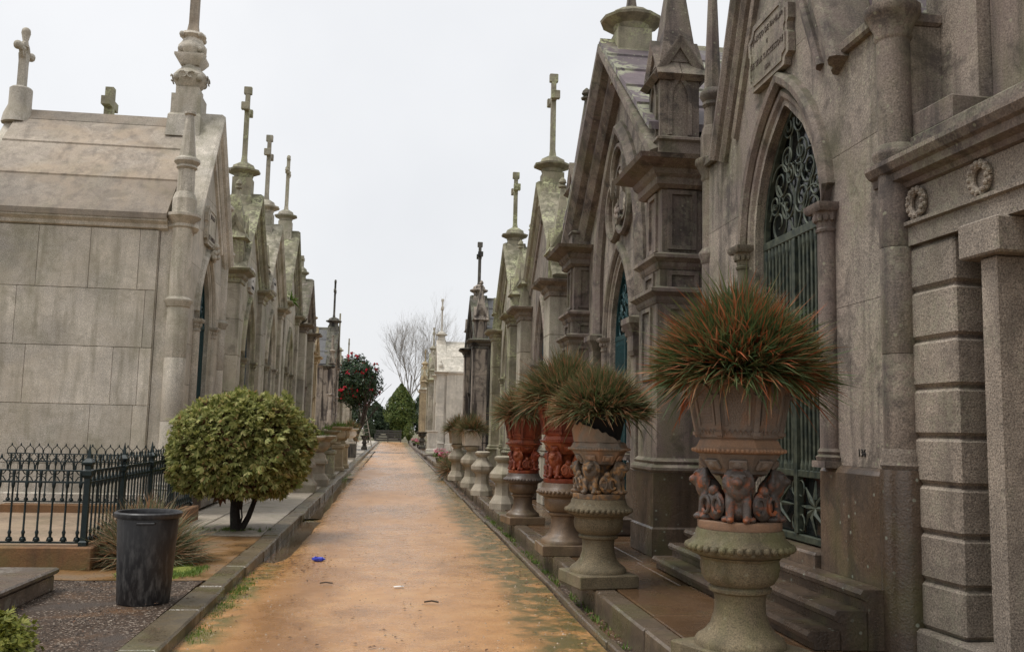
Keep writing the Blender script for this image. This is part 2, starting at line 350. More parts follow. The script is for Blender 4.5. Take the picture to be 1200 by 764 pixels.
def text(body, size, mat, parent, loc, depth=.006, rx=PI/2, name='lettering', sx=1.):
    cu = bpy.data.curves.new('t', 'FONT'); cu.body = body; cu.size = size; cu.align_x = 'CENTER'; cu.align_y = 'CENTER'; cu.extrude = depth; cu.resolution_u = 2
    o = bpy.data.objects.new('t', cu); COL.objects.link(o)
    me = bpy.data.meshes.new_from_object(o.evaluated_get(bpy.context.evaluated_depsgraph_get())); bpy.data.objects.remove(o, do_unlink=True)
    me.materials.clear(); me.materials.append(MATS[mat])
    t = link(name, me, parent, loc); t.rotation_euler.x = rx; t.scale.x = sx; return t

def arch(a, h, spring, n=9):
    r = (a*a+h*h)/(2*a); cx = -a+r; th = math.acos(max(-1, min(1, (cx)/r)))    # angle from pi down
    L = [(cx-r*math.cos(th*i/n), spring+r*math.sin(th*i/n)) for i in range(n+1)]
    L[-1] = (0., spring+h)
    return L+[(-x, z) for x, z in reversed(L[:-1])]
def arch_half(a, h, spring, z):
    if z <= spring: return a
    if z >= spring+h: return 0.
    r = (a*a+h*h)/(2*a); return max(0., math.sqrt(max(0, r*r-(z-spring)**2))-(r-a))

# ------------------------------------------------------------------ mausoleum builder
# local frame: x along the front, front at y = 0 facing -y, inside is +y.  RIGHT row: local x runs towards the camera; LEFT row: away
def rect_blocks(parent, name, mat, u0, u1, z0, z1, place, course=.75, length=1.1, gap=.004, rng=None, joints=None):
    rng = rng or random; rows = joints or None
    if not rows:
        nr = max(1, round((z1-z0)/course)); rows = [(z0+(z1-z0)*i/nr, z0+(z1-z0)*(i+1)/nr, None) for i in range(nr)]
    for k, (a, b, cuts) in enumerate(rows):
        if cuts is None:
            nb = max(1, round((u1-u0)/length)); off = (.5 if k % 2 else 0)
            cuts = sorted({round(u0+(u1-u0)*min(1, max(0, (i+off)/nb)), 3) for i in range(nb+1)} | {u0, u1})
            cuts = [c for i, c in enumerate(cuts) if i == 0 or c-cuts[i-1] > .12]; cuts[-1] = u1
        for p, q in zip(cuts[:-1], cuts[1:]):
            place(parent, name, mat, p+gap, q-gap, a+gap, b-gap)

def iron_door(parent, a, h, spring, z0, y, iron, detail=1, panel_h=.55):
    d = obj('door', M().prism([(-a+.004, z0)]+[(-a+.004, spring)]+[(x*.995, z) for x, z in arch(a, h, spring, 7)[1:-1]]+[(a-.004, spring), (a-.004, z0)], y+.05, y+.07), 'glass_dark', parent)
    m = M(); t = .032
    ar = [(-a+.02, z0+.01)]+[(x*(a-.02)/a, z-.02) for x, z in arch(a, h, spring, 8)]+[(a-.02, z0+.01)]
    obj('door_frame', m.sweep(ar, [(-.03, y-.02), (.015, y-.02), (.015, y+.03), (-.03, y+.03)]), iron, d)
    obj('door_rail', M().box(-a+.02, a-.02, y-.03, y+.03, spring-.05, spring+.03, .008), iron, d)
    obj('door_rail', M().box(-a+.02, a-.02, y-.02, y+.03, z0+.01, z0+.07, .006), iron, d)
    obj('door_rail', M().box(-a+.02, a-.02, y-.025, y+.03, z0+panel_h, z0+panel_h+.06, .006), iron, d)
    obj('door_stile', M().box(-.03, .03, y-.035, y+.03, z0+.07, spring-.05, .008), iron, d)
    nb = 6 if detail < 2 else 8
    bm_ = M().box(-.016, .016, y-.018, y+.014, z0+panel_h+.06, spring-.05, .006)
    if detail > 1: bm_.lathe(0, y-.004, [(.024, z0+panel_h+.06), (.024, z0+panel_h+.1), (.014, z0+panel_h+.16)], 8).lathe(0, y-.004, [(.014, spring-.2), (.024, spring-.12), (.024, spring-.05)], 8)
    me = bm_.mesh('door_bar', iron)
    for s in (-1, 1):
        for k in range(nb): link('door_bar', me, d, ((.04+(a-.07)*(k+.7)/nb)*s, 0, 0))
    # lower panel ornament: leaf cross
    for s in (-1, 1):
        c = s*(a*.5); pm = M(); w = a*.42; ph = panel_h-.07; zc = z0+.07+ph/2
        for ang in range(8):
            th = PI/4*ang; ex, ez = c+math.cos(th)*w*.92, zc+math.sin(th)*ph*.46
            pm.tube([(c, y-.01, zc), ((c*2+ex)/3+.03*math.sin(th), y-.03, (zc*2+ez)/3), (ex, y-.01, ez)], [.008, .022, .006], 5)
        for q in (-1, 1):
            for r_ in (-1, 1): pm.tube([(c+q*w*.98+.06*-q*math.cos(t_), y-.005, zc+r_*ph*.3+.07*math.sin(t_)) for t_ in [PI*2*i/9 for i in range(10)]], .008, 4)
        obj('door_panel_ornament', pm, iron, d)
    # tracery scrolls in the pointed head
    def spiral(cx, cz, r, turns, s, a0=0.):
        N = int(16*turns); return [(cx+s*r*(1-.8*i/N)*math.cos(a0+2*PI*turns*i/N), y-.006, cz+r*(1-.8*i/N)*math.sin(a0+2*PI*turns*i/N)) for i in range(N+1)]
    sm = M()
    spots = [(.5, .13, .17), (.5, .45, .15), (.28, .62, .11), (.22, .25, .12), (.2, .86, .09), (.66, .3, .09), (.1, .48, .08)] if detail > 1 else [(.5, .2, .16), (.35, .5, .13), (.15, .75, .1)]
    for fx, fz, fr in spots:
        z = spring+h*fz; hw = arch_half(a, h, spring, z)
        r_ = min(fr*a/.55, hw*.48)
        for s in (-1, 1): sm.tube(spiral(s*max(r_, hw*fx), z, r_, 1.7, s, PI*.6*fx*7), .011 if detail > 1 else .014, 5)
    for s in (-1, 1):
        sm.tube([(0, y, spring), (s*.02, y, spring+h*.3), (s*a*.2, y, spring+h*.5), (s*a*.1, y, spring+h*.78)], .014, 5)
        sm.tube([(s*.03, y, spring), (s*a*.35, y, spring+h*.3), (s*a*.55, y, spring+h*.45)], .012, 5)
    obj('door_tracery', sm, iron, d)
    return d

RAKE = [(-.16, -.06), (-.1, -.11), (-.05, -.11), (-.03, -.17), (.05, -.22), (.1, -.22), (.13, -.15), (.13, .44), (-.16, .44)]
def cross(parent, mat, y, z, h, style=0, x=0., t=.06, arm=.24, name='cross'):
    m = M(); za = z+h*.74
    m.rects(x, y, [(t*1.1, t*1.1, z), (t*.8, t*.8, z+h*.1), (t*.75, t*.75, z+h-.01), (t*.6, t*.6, z+h)])
    m.loft([[(px, y+py, za+pz) for py, pz in ((-t*.8, -t*.8), (t*.8, -t*.8), (t*.8, t*.8), (-t*.8, t*.8))] for px in (x-arm, x+arm)])
    k = t*1.35
    if style in (1, 2):
        for cx, cz in ((x-arm, za), (x+arm, za), (x, z+h)): m.box(cx-k*.6, cx+k*.6, y-k, y+k, cz-k, cz+k, .012)
    if style == 2:
        m.tube([(x+arm*.55*math.cos(2*PI*i/14), y, za+arm*.55*math.sin(2*PI*i/14)) for i in range(15)], t*.35, 6)
    if style == 3:      # trefoil ended
        for cx, cz in ((x-arm, za), (x+arm, za), (x, z+h)):
            for dx, dz in ((-k*.7, 0), (k*.7, 0), (0, k*.7), (0, -k*.7)): m.ball((cx+dx, y, cz+dz), k*.7, 8, 5)
    return obj(name, m, mat, parent)

def kiosk(parent, mat, x, y, z, w, hb, hg, hs, finial=True):
    p = obj('pinnacle', M().rects(x, y, [(w, w, z), (w, w, z+hb)]), mat, parent)
    m = M().rects(x, y, [(w*1.02, w*1.02, z+hb+hg*.35), (w*.8, w*.8, z+hb+hg), (w*.12, w*.12, z+hb+hs)])
    if finial: m.lathe(x, y, [(w*.12, z+hb+hs-.02), (w*.42, z+hb+hs), (w*.42, z+hb+hs+.03), (w*.15, z+hb+hs+.05), (w*.38, z+hb+hs+.1), (w*.3, z+hb+hs+.16), (w*.05, z+hb+hs+.22)], 8)
    obj('spire', m, mat, p)
    g = [(-w*1.28, z+hb-.07), (0, z+hb+hg), (w*1.28, z+hb-.07)]
    gp = [(-.05, 0), (.03, -.03), (.05, -.03), (.05, w*1.1), (-.05, w*1.1)]
    me = M().sweep(g, [(a, b-w*1.12) for a, b in gp]).prism([(-w, z+hb-.01), (w, z+hb-.01), (0, z+hb+hg-.03)], -w*1.0+.004, -w*.5).mesh('gablet', mat)
    na = arch(w*.52, hb*.34, z+hb*.6, 5); na = [(-w*.52, z+.05)]+na+[(w*.52, z+.05)]
    me2 = M().sweep(na, [(-.03, -w-.025), (.02, -w-.025), (.02, -w+.02), (-.03, -w+.02)]).mesh('niche', mat)
    for k in range(4):
        link('gablet', me, p, (x, y, 0), k*PI/2); link('niche', me2, p, (x, y, 0), k*PI/2)
    return p

def chapel(name, label, X, Y, side, P, z0=.16, rz=0.):
    """side +1: right row (faces -X); -1: left row (faces +X)"""
    g = P.get; Wd, eave, apex, dep = P['W'], P['eave'], P['apex'], g('depth', 3.4)
    wm = P['wall']; mm = g('mould', wm); pm_ = g('pier', mm); near = side      # local x of the camera-facing flank has this sign
    rng = random.Random(int(abs(Y)*100)+7)
    T = thing(name, label, 'mausoleum', (X, Y, z0), -PI/2*side+rz, g('group'))
    a, ds, da, s0 = P['dw'], P['ds'], P['da'], g('sill', .5); ah = da-ds; dx = g('door_dx', 0.)
    gw = g('gw', Wd); sl = (apex-eave)/gw
    half = lambda z: Wd if z <= eave else max(0., (apex-z)/sl)
    # core wall with the arched opening
    core = [(-Wd+.01, 0), (dx-a, 0), (dx-a, ds)]+[(dx+x, z) for x, z in arch(a, ah, ds, 8)[1:-1]]+[(dx+a, ds), (dx+a, 0), (Wd-.01, 0), (Wd-.01, eave)]+([(gw, eave)] if gw < Wd-.05 else [])+[(0, apex-.03)]+([(-gw, eave)] if gw < Wd-.05 else [])+[(-Wd+.01, eave)]
    fw = obj('front_wall', M().prism(core, .04, .42), wm, T)
    # front blocks in courses
    nr = max(4, round(apex/g('course', .7))); ch = apex/nr; ga = g('gap', .0035)
    for k in range(nr):
        zb, zt = k*ch, (k+1)*ch; n = 5; zs = [zb+ga+(zt-zb-2*ga)*i/n for i in range(n+1)]
        if zt > eave and zb < eave: zs = sorted(zs+[eave])
        if zt > da > zb: zs = sorted(zs+[da-.002])
        op = arch_half(a, ah, ds, zb+ga) > .02
        def emit(lo, hi):   # lists of (x,z)
            poly = lo+list(reversed(hi)); cl = []
            for p in poly:
                if not cl or math.hypot(p[0]-cl[-1][0], p[1]-cl[-1][1]) > .004: cl.append(p)
            if len(cl) > 2: obj('wall_block', M().prism(cl, 0, .036), wm, fw)
        if op:
            zz = zs
            if zt > da: # block spans the arch point: keep two halves meeting at x=0
                pass
            emit([(-half(z)+.012, z) for z in zz][::-1], [(dx-max(ga, arch_half(a, ah, ds, z)), z) for z in zz][::-1])
            emit([(half(z)-.012, z) for z in zz], [(dx+max(ga, arch_half(a, ah, ds, z)), z) for z in zz])
        else:
            sp = [0.] if (k % 2 == 0 or half(zb) < .9) else [-half(zb)*.4, half(zb)*.42]
            if half(zb) < .35: sp = []
            xs = [None]+sp+[None]
            for i in range(len(xs)-1):
                l = [(-half(z)+.012 if xs[i] is None else min(half(z)-.013, max(-half(z)+.012, xs[i]+ga)), z) for z in zs]
                r = [(half(z)-.012 if xs[i+1] is None else max(-half(z)+.013, min(half(z)-.012, xs[i+1]-ga)), z) for z in zs]
                emit(r, l)
    # flank wall towards the camera: blocks on a core; plain far flank and rear
    xs = near*Wd
    obj('side_wall', M().box(min(xs, xs-near*.25), max(xs, xs-near*.25), .43, dep, 0, eave+.05), wm, T)
    sc = obj('side_wall', M().box(min(-xs, -xs+near*.25), max(-xs, -xs+near*.25), .43, dep, 0, eave+.05), wm, T)
    obj('rear_wall', M().prism([(-Wd+.02, 0), (Wd-.02, 0), (Wd-.02, eave), (0, apex-.05), (-Wd+.02, eave)], dep+.003, dep+.3), wm, T)
    sw = [o for o in T.children if o.name.startswith('side_wall')][0]
    def pl(par, nm, mt, p, q, zb, zt): obj(nm, M().box(min(xs+near*.004, xs+near*.045), max(xs+near*.004, xs+near*.045), p, q, zb, zt, .006), mt, par)
    if g('flank', True): rect_blocks(sw, 'wall_block', g('flank_mat', wm), .44, dep-.01, .01, eave, pl, g('fcourse', .8), g('flen', 1.25), .003, rng, g('joints'))
    ew = g('eave_w', .14)
    for s in g('eave_sides', (-1, 1)): obj('eaves_cornice', M().loft([[(s*(Wd+c), yy, eave+dz) for c, dz in ((0, -.12), (ew*.5, -.09), (ew*.6, -.03), (ew, .02), (ew, .08), (-.2, .1), (-.2, -.12))] for yy in (.3, dep+.1)]), mm, T)
    # roof slabs
    rc = g('rcourses', 4); rl = g('rlen', 2); hx = g('roof_hx', Wd+ew+.02); rdz = g('roof_dz', 0.); rs = (apex+.06-eave-.1)/hx
    for s in (-1, 1):
        for k in range(rc):
            t0, t1 = k/rc, (k+1)/rc
            for j in range(rl):
                yb = g('roof_y', .3); y0 = yb+(dep-yb+.1)*j/rl+.003; y1 = yb+(dep-yb+.1)*(j+1)/rl-.003
                x0, x1 = hx*(1-t0), hx*(1-t1)+.004; zz0, zz1 = rdz+eave+.1+rs*hx*t0, rdz+eave+.1+rs*hx*t1
                lip = .028
                obj('roof_slab', M().loft([[(s*x0, y, zz0-.05), (s*x0, y, zz0+lip+.02), (s*x1, y, zz1+.012), (s*x1, y, zz1-.05)] for y in (y0, y1)]), g('roof', 'granite_roof'), T)
    obj('roof_ridge', M().loft([[(-.16, y, rdz+apex-.09), (0, y, rdz+apex+.13), (.16, y, rdz+apex-.09)] for y in (g('roof_y', .3)+.02, dep+.15)]), g('ridge', wm), T)
    # raking coping
    k = g('rake', 1.); ov = g('rake_over', .1)
    pr_ = [(n_*k+.02, (y_*k if y_ < 0 else min(y_, g('rake_back', .44)))) for n_, y_ in RAKE]
    obj('gable_coping', M().sweep([(-gw-ov, eave-ov*sl+.02), (0, apex+.02), (gw+ov, eave-ov*sl+.02)], pr_), g('coping', mm), T)
    if gw < Wd-.3:
        for s in (-1, 1): x0, x1 = sorted((s*(gw-.1), s*(Wd-.02))); obj('flat_roof', M().box(x0, x1, .44, dep, eave+.11, eave+.2, .01), g('roof', wm), T)
    if gw < Wd-.05:
        for s in (-1, 1): x0, x1 = sorted((s*(gw-.05), s*(Wd+.02))); obj('shoulder_coping', M().box(x0, x1, -.06, .43, eave+.002, eave+.1, .02), mm, T)
    if g('inner_rake', True): obj('gable_moulding', M().sweep([(-gw+.32, eave+.06), (0, apex-.32*sl-.05), (gw-.32, eave+.06)], [(-.035, .0), (-.02, -.045), (.03, -.06), (.05, -.03), (.05, .0)]), mm, T)
    # plinth
    pz = g('plinth', .55); pd = g('plinth_d', .07)
    for s in (-1, 1):
        x0, x1 = sorted((dx+s*(a+.02), s*(Wd+.03)))
        obj('plinth', M().loft([[(x0, y, z), (x1, y, z), (x1, .2, z), (x0, .2, z)] for y, z in ((-pd, .0), (-pd, pz-.05), (-pd+.02, pz-.02), (-.005, pz))]), g('plinth_mat', pm_), T)
    obj('flank_plinth', M().loft([[(near*(Wd+e), .38, z), (near*(Wd+e), dep, z), (near*(Wd-.1), dep, z), (near*(Wd-.1), .38, z)] for e, z in ((.1, 0), (.1, pz*.8), (.05, pz*.85))]), g('plinth_mat', pm_), T)
    # door surround: two orders of moulding on small columns
    ar = arch(a, ah, ds, 9)
    jm = lambda off, zb: [(dx-a-off, zb)]+[(dx+x*(a+off)/a, ds+(z-ds)*(ah+off*1.25)/ah) for x, z in ar]+[(dx+a+off, zb)]
    cb = g('col_base', pz)
    obj('arch_moulding', M().sweep(jm(.2, ds+.02), [(-.05, .005), (-.065, -.04), (-.035, -.085), (.02, -.095), (.05, -.06), (.06, .005)]), mm, T)
    obj('arch_moulding', M().sweep(jm(.07, s0-.2), [(-.065, .3), (-.065, .05), (-.04, .01), (0, -.03), (.04, -.035), (.065, 0), (.07, .03)]), mm, T)
    for s in (-1, 1):
        cx = dx+s*(a+.17)
        c = obj('column', M().lathe(cx, -.035, [(.075, cb+.12), (.075, ds-.16)], 12), mm, T)
        obj('column_base', M().rects(cx, -.035, [(.11, .1, cb-.02), (.11, .1, cb+.03)]).lathe(cx, -.035, [(.1, cb+.03), (.11, cb+.06), (.085, cb+.08), (.095, cb+.1), (.078, cb+.125)], 12), mm, c)
        cm = M().lathe(cx, -.035, [(.085, ds-.19), (.09, ds-.17), (.078, ds-.155), (.085, ds-.1), (.115, ds-.03)], 12)
        for q in range(7): cm.ball((cx+.088*math.cos(PI+q*PI/6), -.035-.088*math.sin(q*PI/6), ds-.075), .026, 6, 4, (1, 1, 1.6))
        cm.rects(cx, -.035, [(.12, .11, ds-.035), (.14, .13, ds-.005), (.14, .13, ds+.03)])
        obj('column_capital', cm, mm, c)
    idoor = iron_door(T, a-.005, ah, ds, s0, g('door_y', .1), g('iron', 'iron_green'), g('door_detail', 1), g('panel_h', .55)); idoor.location.x = dx
    # steps
    n = g('steps', 2)
    for i in range(n):
        zt = s0-i*(s0/(n+.0)); zb = 0 if i == n-1 else s0-(i+1)*(s0/n)
        d = .1+.26*i; hw = a+.28+.22*i
        y1 = .38 if i == 0 else -.1-.26*(i-1)+.02
        x_ = a-.003 if i == 0 else hw
        obj('door_step', M().box(dx-x_, dx+x_, -d, y1, 0.01, zt-.004-.002*i, .018), g('step_mat', 'granite_wet'), T)
    # corner piers
    for s in (-1, 1):
        if P['pin'] == 'round':
            r = g('pr', .17); cx = s*(Wd-.04); cy = -.02; rz_, kz, uz, tz = P['ring'], P['kneel'], P['pring'], P['ptip']; cy = g('pcy', -.02)
            nn = g('pn', 16)
            b = obj('corner_pier', M().lathe(cx, cy, [(r*1.28, 0), (r*1.28, pz-.06), (r*1.2, pz)], nn), g('plinth_mat', pm_), T)
            zs = [pz, pz+(rz_-pz)*.36, pz+(rz_-pz)*.7, rz_-.06]
            for z_a, z_b in zip(zs[:-1], zs[1:]): obj('pier_block', M().lathe(cx, cy, [(r*.985, z_a+.002), (r, z_a+.008), (r, z_b-.008), (r*.985, z_b-.002)], nn), pm_, b)
            obj('pier_base', M().lathe(cx, cy, [(r*1.1, pz), (r*1.22, pz+.03), (r*1.1, pz+.06), (r*1.14, pz+.1), (r*1.0, pz+.14)], nn), mm, b)
            obj('pier_ring', M().lathe(cx, cy, [(r*.98, rz_-.1), (r*1.1, rz_-.08), (r*1.12, rz_-.05), (r*1.32, rz_), (r*1.32, rz_+.03), (r*1.0, rz_+.08)], nn), mm, b)
            for z_a, z_b in ((rz_+.06, kz-.16),): obj('pier_block', M().lathe(cx, cy, [(r*.96, z_a), (r*.96, z_b)], nn), pm_, b)
            obj('kneeler', M().lathe(cx, cy, [(r*.95, kz-.2), (r*1.1, kz-.17), (r*1.05, kz-.12), (r*1.5, kz-.02), (r*1.62, kz), (r*1.62, kz+.05), (r*1.2, kz+.07)], nn), mm, b)
            q = obj('pinnacle', M().lathe(cx, cy, [(r*1.12, kz+.06), (r*1.12, kz+.32), (r*.92, kz+.42), (r*.82, kz+.44), (r*.78, uz-.1)], 8, PI/8), pm_, T)
            obj('pinnacle_ring', M().lathe(cx, cy, [(r*.8, uz-.13), (r*.98, uz-.1), (r*.9, uz-.06), (r*1.22, uz), (r*1.2, uz+.04), (r*.85, uz+.09)], nn), mm, q)
            obj('spire', M().lathe(cx, cy, [(r*.8, uz+.06), (r*.36, tz), (r*.56, tz+.02), (r*.56, tz+.06), (r*.2, tz+.08)], 8, PI/8), pm_, q)
        else:
            hw, bp = g('pw', .26), g('bp', .22); cx = s*(Wd-hw+.1); y0, y1 = -bp, .3; cy = (y0+y1)/2; hy = (y1-y0)/2; cz = P['cap']
            b = obj('corner_pier', M().rects(cx, cy, [(hw+.07, hy+.07, 0), (hw+.07, hy+.07, pz*.3), (hw+.05, hy+.05, pz*.32), (hw+.05, hy+.05, pz-.1), (hw+.02, hy+.02, pz-.04), (hw, hy, pz)]), g('plinth_mat', pm_), T)
            obj('pier_base', M().rects(cx, cy, [(hw+.05, hy+.05, pz-.09), (hw+.08, hy+.08, pz-.06), (hw+.08, hy+.08, pz-.03), (hw+.03, hy+.03, pz+.01), (hw+.045, hy+.045, pz+.04), (hw+.005, hy+.005, pz+.08)]), mm, b)
            tiers = g('tiers', [cz-.32]); zlo = pz+.02
            for ti, zt in enumerate(tiers):
                nb = max(1, round((zt-zlo)/.85)); sh = ti*.035
                for i in range(nb): obj('pier_block', M().box(cx-hw+sh, cx+hw-sh, y0+sh, y1-sh, zlo+(zt-zlo)*i/nb+.002, zlo+(zt-zlo)*(i+1)/nb-.002, .008), pm_, b)
                hh = hw-sh; hq = hy-sh
                if ti < len(tiers)-1:
                    obj('pier_string', M().rects(cx, cy, [(hh+.01, hq+.01, zt-.04), (hh+.03, hq+.03, zt), (hh+.035, hq+.035, zt+.04), (hh+.1, hq+.1, zt+.09), (hh+.1, hq+.1, zt+.13), (hh-.02, hq-.02, zt+.17)]), mm, b); zlo = zt+.15
                if g('panels') and ti >= 0:
                    pzb, pzt = max(zlo if ti == len(tiers)-1 else pz+.2, zt-1.0)+.08, zt-.08
                    for face in range(2):
                        fm = M(); path = [(-hh*.45, pzb), (-hh*.45, pzt), (hh*.45, pzt), (hh*.45, pzb)]
                        fm.sweep(path, [(-.03, -.03), (.02, -.03), (.02, .01), (-.03, .01)], True)
                        if face == 0: obj('pier_panel', fm, mm, b, (cx, y0+sh, 0))
                        else: obj('pier_panel', fm, mm, b, (cx+near*(hw-sh), cy, 0), near*PI/2)
            obj('pier_cornice', M().rects(cx, cy, [(hw-.03, hy-.03, cz-.34), (hw+.02, hy+.02, cz-.3), (hw+.02, hy+.02, cz-.22), (hw+.06, hy+.06, cz-.18), (hw+.08, hy+.08, cz-.12), (hw+.2*g('capk', 1), hy+.2*g('capk', 1), cz-.05), (hw+.22*g('capk', 1), hy+.22*g('capk', 1), cz), (hw+.1, hy+.1, cz+.03)]), mm, b)
            if P['pin'] == 'kiosk':
                kb = g('kb', .0)
                if kb: obj('pinnacle_block', M().rects(cx, cy, [(hw*.95, hy*.95, cz+.02), (hw*.95, hy*.95, cz+kb-.06), (hw*1.05, hy*1.05, cz+kb-.04), (hw*1.05, hy*1.05, cz+kb-.01), (hw*.8, hy*.8, cz+kb+.03)]), pm_, T)
                kiosk(T, g('pinmat', pm_), cx, cy, cz+kb+.02, g('kw', .2), g('khb', .75), g('khg', .4), g('khs', 1.1))
            elif P['pin'] == 'ball':
                obj('pinnacle', M().rects(cx, cy, [(.16, .16, cz+.02), (.16, .16, cz+.2), (.1, .1, cz+.24)]).lathe(cx, cy, [(.08, cz+.24), (.14, cz+.34), (.16, cz+.46), (.1, cz+.58), (.05, cz+.64), (.07, cz+.7), (.02, cz+.8)], 10), pm_, T)
    # apex block, rings and cross
    az, aw = g('apz', apex+.5), g('apw', .2); ay = g('apy', .12)
    A = obj('gable_pedestal', M().rects(0, ay, [(aw*1.5, aw*1.15, apex-.32), (aw*1.25, aw*1.1, apex+.1), (aw, aw, apex+.16), (aw, aw, az)]), g('apmat', pm_), T)
    rr = aw*1.05
    if not g('no_ring'): obj('pedestal_ring', M().lathe(0, ay, [(rr*.82, az-.01), (rr*.95, az+.03), (rr*1.05, az+.1), (rr*1.7, az+.17), (rr*1.75, az+.21), (rr*1.2, az+.25), (rr*1.1, az+.33), (rr*.8, az+.37), (rr*.45, az+.42)], g('apn', 8), PI/8), g('apmat', pm_), A)
    if g('cross_h'): cross(T, g('crossmat', pm_), ay, az+.38, P['cross_h'], g('cross', 0), arm=g('arm', .29), t=g('crt', .072))
    return T

def tablet(T, mat, z, w, h, lines, lmat='letter_faded', y=-.02, th=.05, size=.09):
    dx = .12 if w > .45 else 0.; pts = [(-.8*w, -h), (.8*w, -h), (.84*w, -.8*h), (w, -.72*h), (w, -.2*h), (.94*w, -.12*h), (.94*w, .12*h), (w, .2*h), (w, .62*h), (.86*w, .7*h), (.74*w, h), (-.74*w, h), (-.86*w, .7*h), (-w, .62*h), (-w, .2*h), (-.94*w, .12*h), (-.94*w, -.12*h), (-w, -.2*h), (-w, -.72*h), (-.84*w, -.8*h)]
    t = obj('inscription_tablet', M().prism([(x, z+q) for x, q in pts], y-th, y+.015), mat, T)
    t2 = [(x*.86, z+q*.82) for x, q in pts]
    obj('tablet_border', M().sweep(list(reversed(t2)), [(-.012, y-th-.012), (.012, y-th-.012), (.012, y-th+.004), (-.012, y-th+.004)], True), mat, t)
    for i, (ln, s) in enumerate(lines): text(ln, size*s, lmat, t, (0, y-th-.002, z+h*.5-(i)*h*1.1/max(1, len(lines)-1)), .004)
    return t


# ================================================================== the setting
gm = M().add([(-900, -200, -.06), (900, -200, -.06), (900, 1500, -.06), (-900, 1500, -.06)], [(0, 1, 2, 3)])
struct(obj('ground', gm, 'ground_soil'))
from mathutils import noise as mnoise
def sheet(name, x0, x1, y0, y1, nx, ny, z, amp, mat, parent=None, sc=.9):
    v = []; f = []
    for j in range(ny+1):
        for i in range(nx+1):
            x = x0+(x1-x0)*i/nx; y = y0+(y1-y0)*j/ny
            v.append((x, y, z+amp*mnoise.fractal((x*sc, y*sc*.7, 3.1), 1, 2, 4)))
    for j in range(ny):
        for i in range(nx): q = j*(nx+1)+i; f.append((q, q+1, q+nx+2, q+nx+1))
    o = raw(name, v, f, mat, parent); o.data.polygons.foreach_set('use_smooth', [True]*len(f)); return o
def path_z(x, y):
    z = .016*mnoise.fractal((x*.9, y*.63, 3.1), 1, 2, 4)+.012*mnoise.noise((x*.35, y*.2, 9.))
    d = min(1, max(0, (-1.08-x)/.25)); d = d*d*(3-2*d); k = min(1, max(0, (y-10.2)/3.)); z -= .05*d*k
    return z
pth = sheet('path', -1.52, 1.64, -6, 113, 36, 520, 0, 0, 'wet_sand')
for v_ in pth.data.vertices: v_.co.z = path_z(v_.co.x, v_.co.y)
struct(pth)
# --- left pavement
lp = struct(obj('pavement_left', M().box(-12, -1.53, -6, 113, -.05, .075), 'wet_earth'))
rk = random.Random(3); y = -1.2; k = 0
while y < 70:
    L = rk.uniform(1.1, 1.7); w = .27 if y < 9 else .23; j = rk.uniform(-.012, .012)
    obj('kerb_stone', M().box(-1.5-w+j, -1.5+j, y+.006, y+L-.006, -.05, .1+rk.uniform(-.008, .008), .016), 'kerb_left', lp); y += L
obj('kerb_run', M().box(-1.76, -1.5, y, 113, -.05, .118, .01), 'kerb_left', lp)
struct(sheet('gravel_plot', -7.5, -1.76, -2, 9.55, 40, 80, .094, .014, 'dark_gravel'))
struct(sheet('earth_bed', -3.6, -1.72, 9.56, 13.35, 20, 40, .098, .012, 'wet_earth'))
y = 13.4; k = 0
while y < 70:
    L = rk.uniform(1.3, 2.1)
    for x0, x1 in ((-2.72, -1.735), (-3.62, -2.74)):
        obj('paving_slab', M().box(x0+.004, x1-.004, y+.005, y+L-.005, .02, .105+rk.uniform(-.005, .005), .008), 'paving_pale', lp)
    y += L
obj('paving_run', M().box(-3.6, -1.79, y, 113, .02, .105), 'paving_pale', lp)
# gutter on the left with rain water standing in it
for x0, x1, y0, y1, z_ in ((-1.53, -.95, 11.3, 16.6, -.024), (-1.53, -.95, 17.2, 31, -.026), (-1.2, 1.0, 40, 66, -.010)):
    struct(obj('gutter_water' if x1 < 0 else 'rain_puddle', M().add([(x0, y0, z_), (x1, y0, z_), (x1, y1, z_), (x0, y1, z_)], [(0, 1, 2, 3)]), 'puddle_water'))
mo = struct(sheet('moss_patch', -2.85, -1.8, 9.5, 10.7, 40, 44, .1, 0, 'moss'))
for v_ in mo.data.vertices: x, y_ = (v_.co.x+2.3)/.48, (v_.co.y-10.08)/.5; v_.co.z = .118+.03*mnoise.fractal((v_.co.x*3, v_.co.y*3, 1), 1, 2, 4)-.05*max(0, x*x+y_*y_-.35)
# --- right pavement
rp = struct(obj('pavement_right', M().box(2.07, 12, -6, 113, -.05, .15), 'wet_earth'))
y = -1.; 
while y < 62:
    L = rk.uniform(1.2, 1.9); j = rk.uniform(-.012, .012)
    obj('kerb_stone', M().box(1.86+j, 2.06, y+.005, y+L-.005, -.05, .2+rk.uniform(-.008, .006), .016), 'kerb_wet', rp)
    obj('gutter_stone', M().box(1.655+j, 1.72+j, y+.3, y+L+.29, -.05, .05+rk.uniform(-.02, .01), .012), 'kerb_wet', rp); y += L
obj('kerb_run', M().box(1.86, 2.06, y, 113, -.05, .2, .01), 'kerb_wet', rp)
y = -.4
while y < 62:
    L = rk.uniform(1.2, 2.0); x1 = 2.78+rk.uniform(-.06, .06)
    for x0, x1_ in ((2.065, x1), (x1, 3.5)):
        obj('paving_slab', M().box(x0+.003, x1_-.003, y+.004, y+L-.004, .05, .197+rk.uniform(-.006, .006), .008), 'paving_wet', rp)
    y += L
obj('paving_run', M().box(2.065, 3.5, y, 113, .05, .197), 'paving_wet', rp)
struct(sheet('gutter_right', 1.6, 1.9, -4, 100, 4, 160, -.012, .012, 'dark_gravel'))

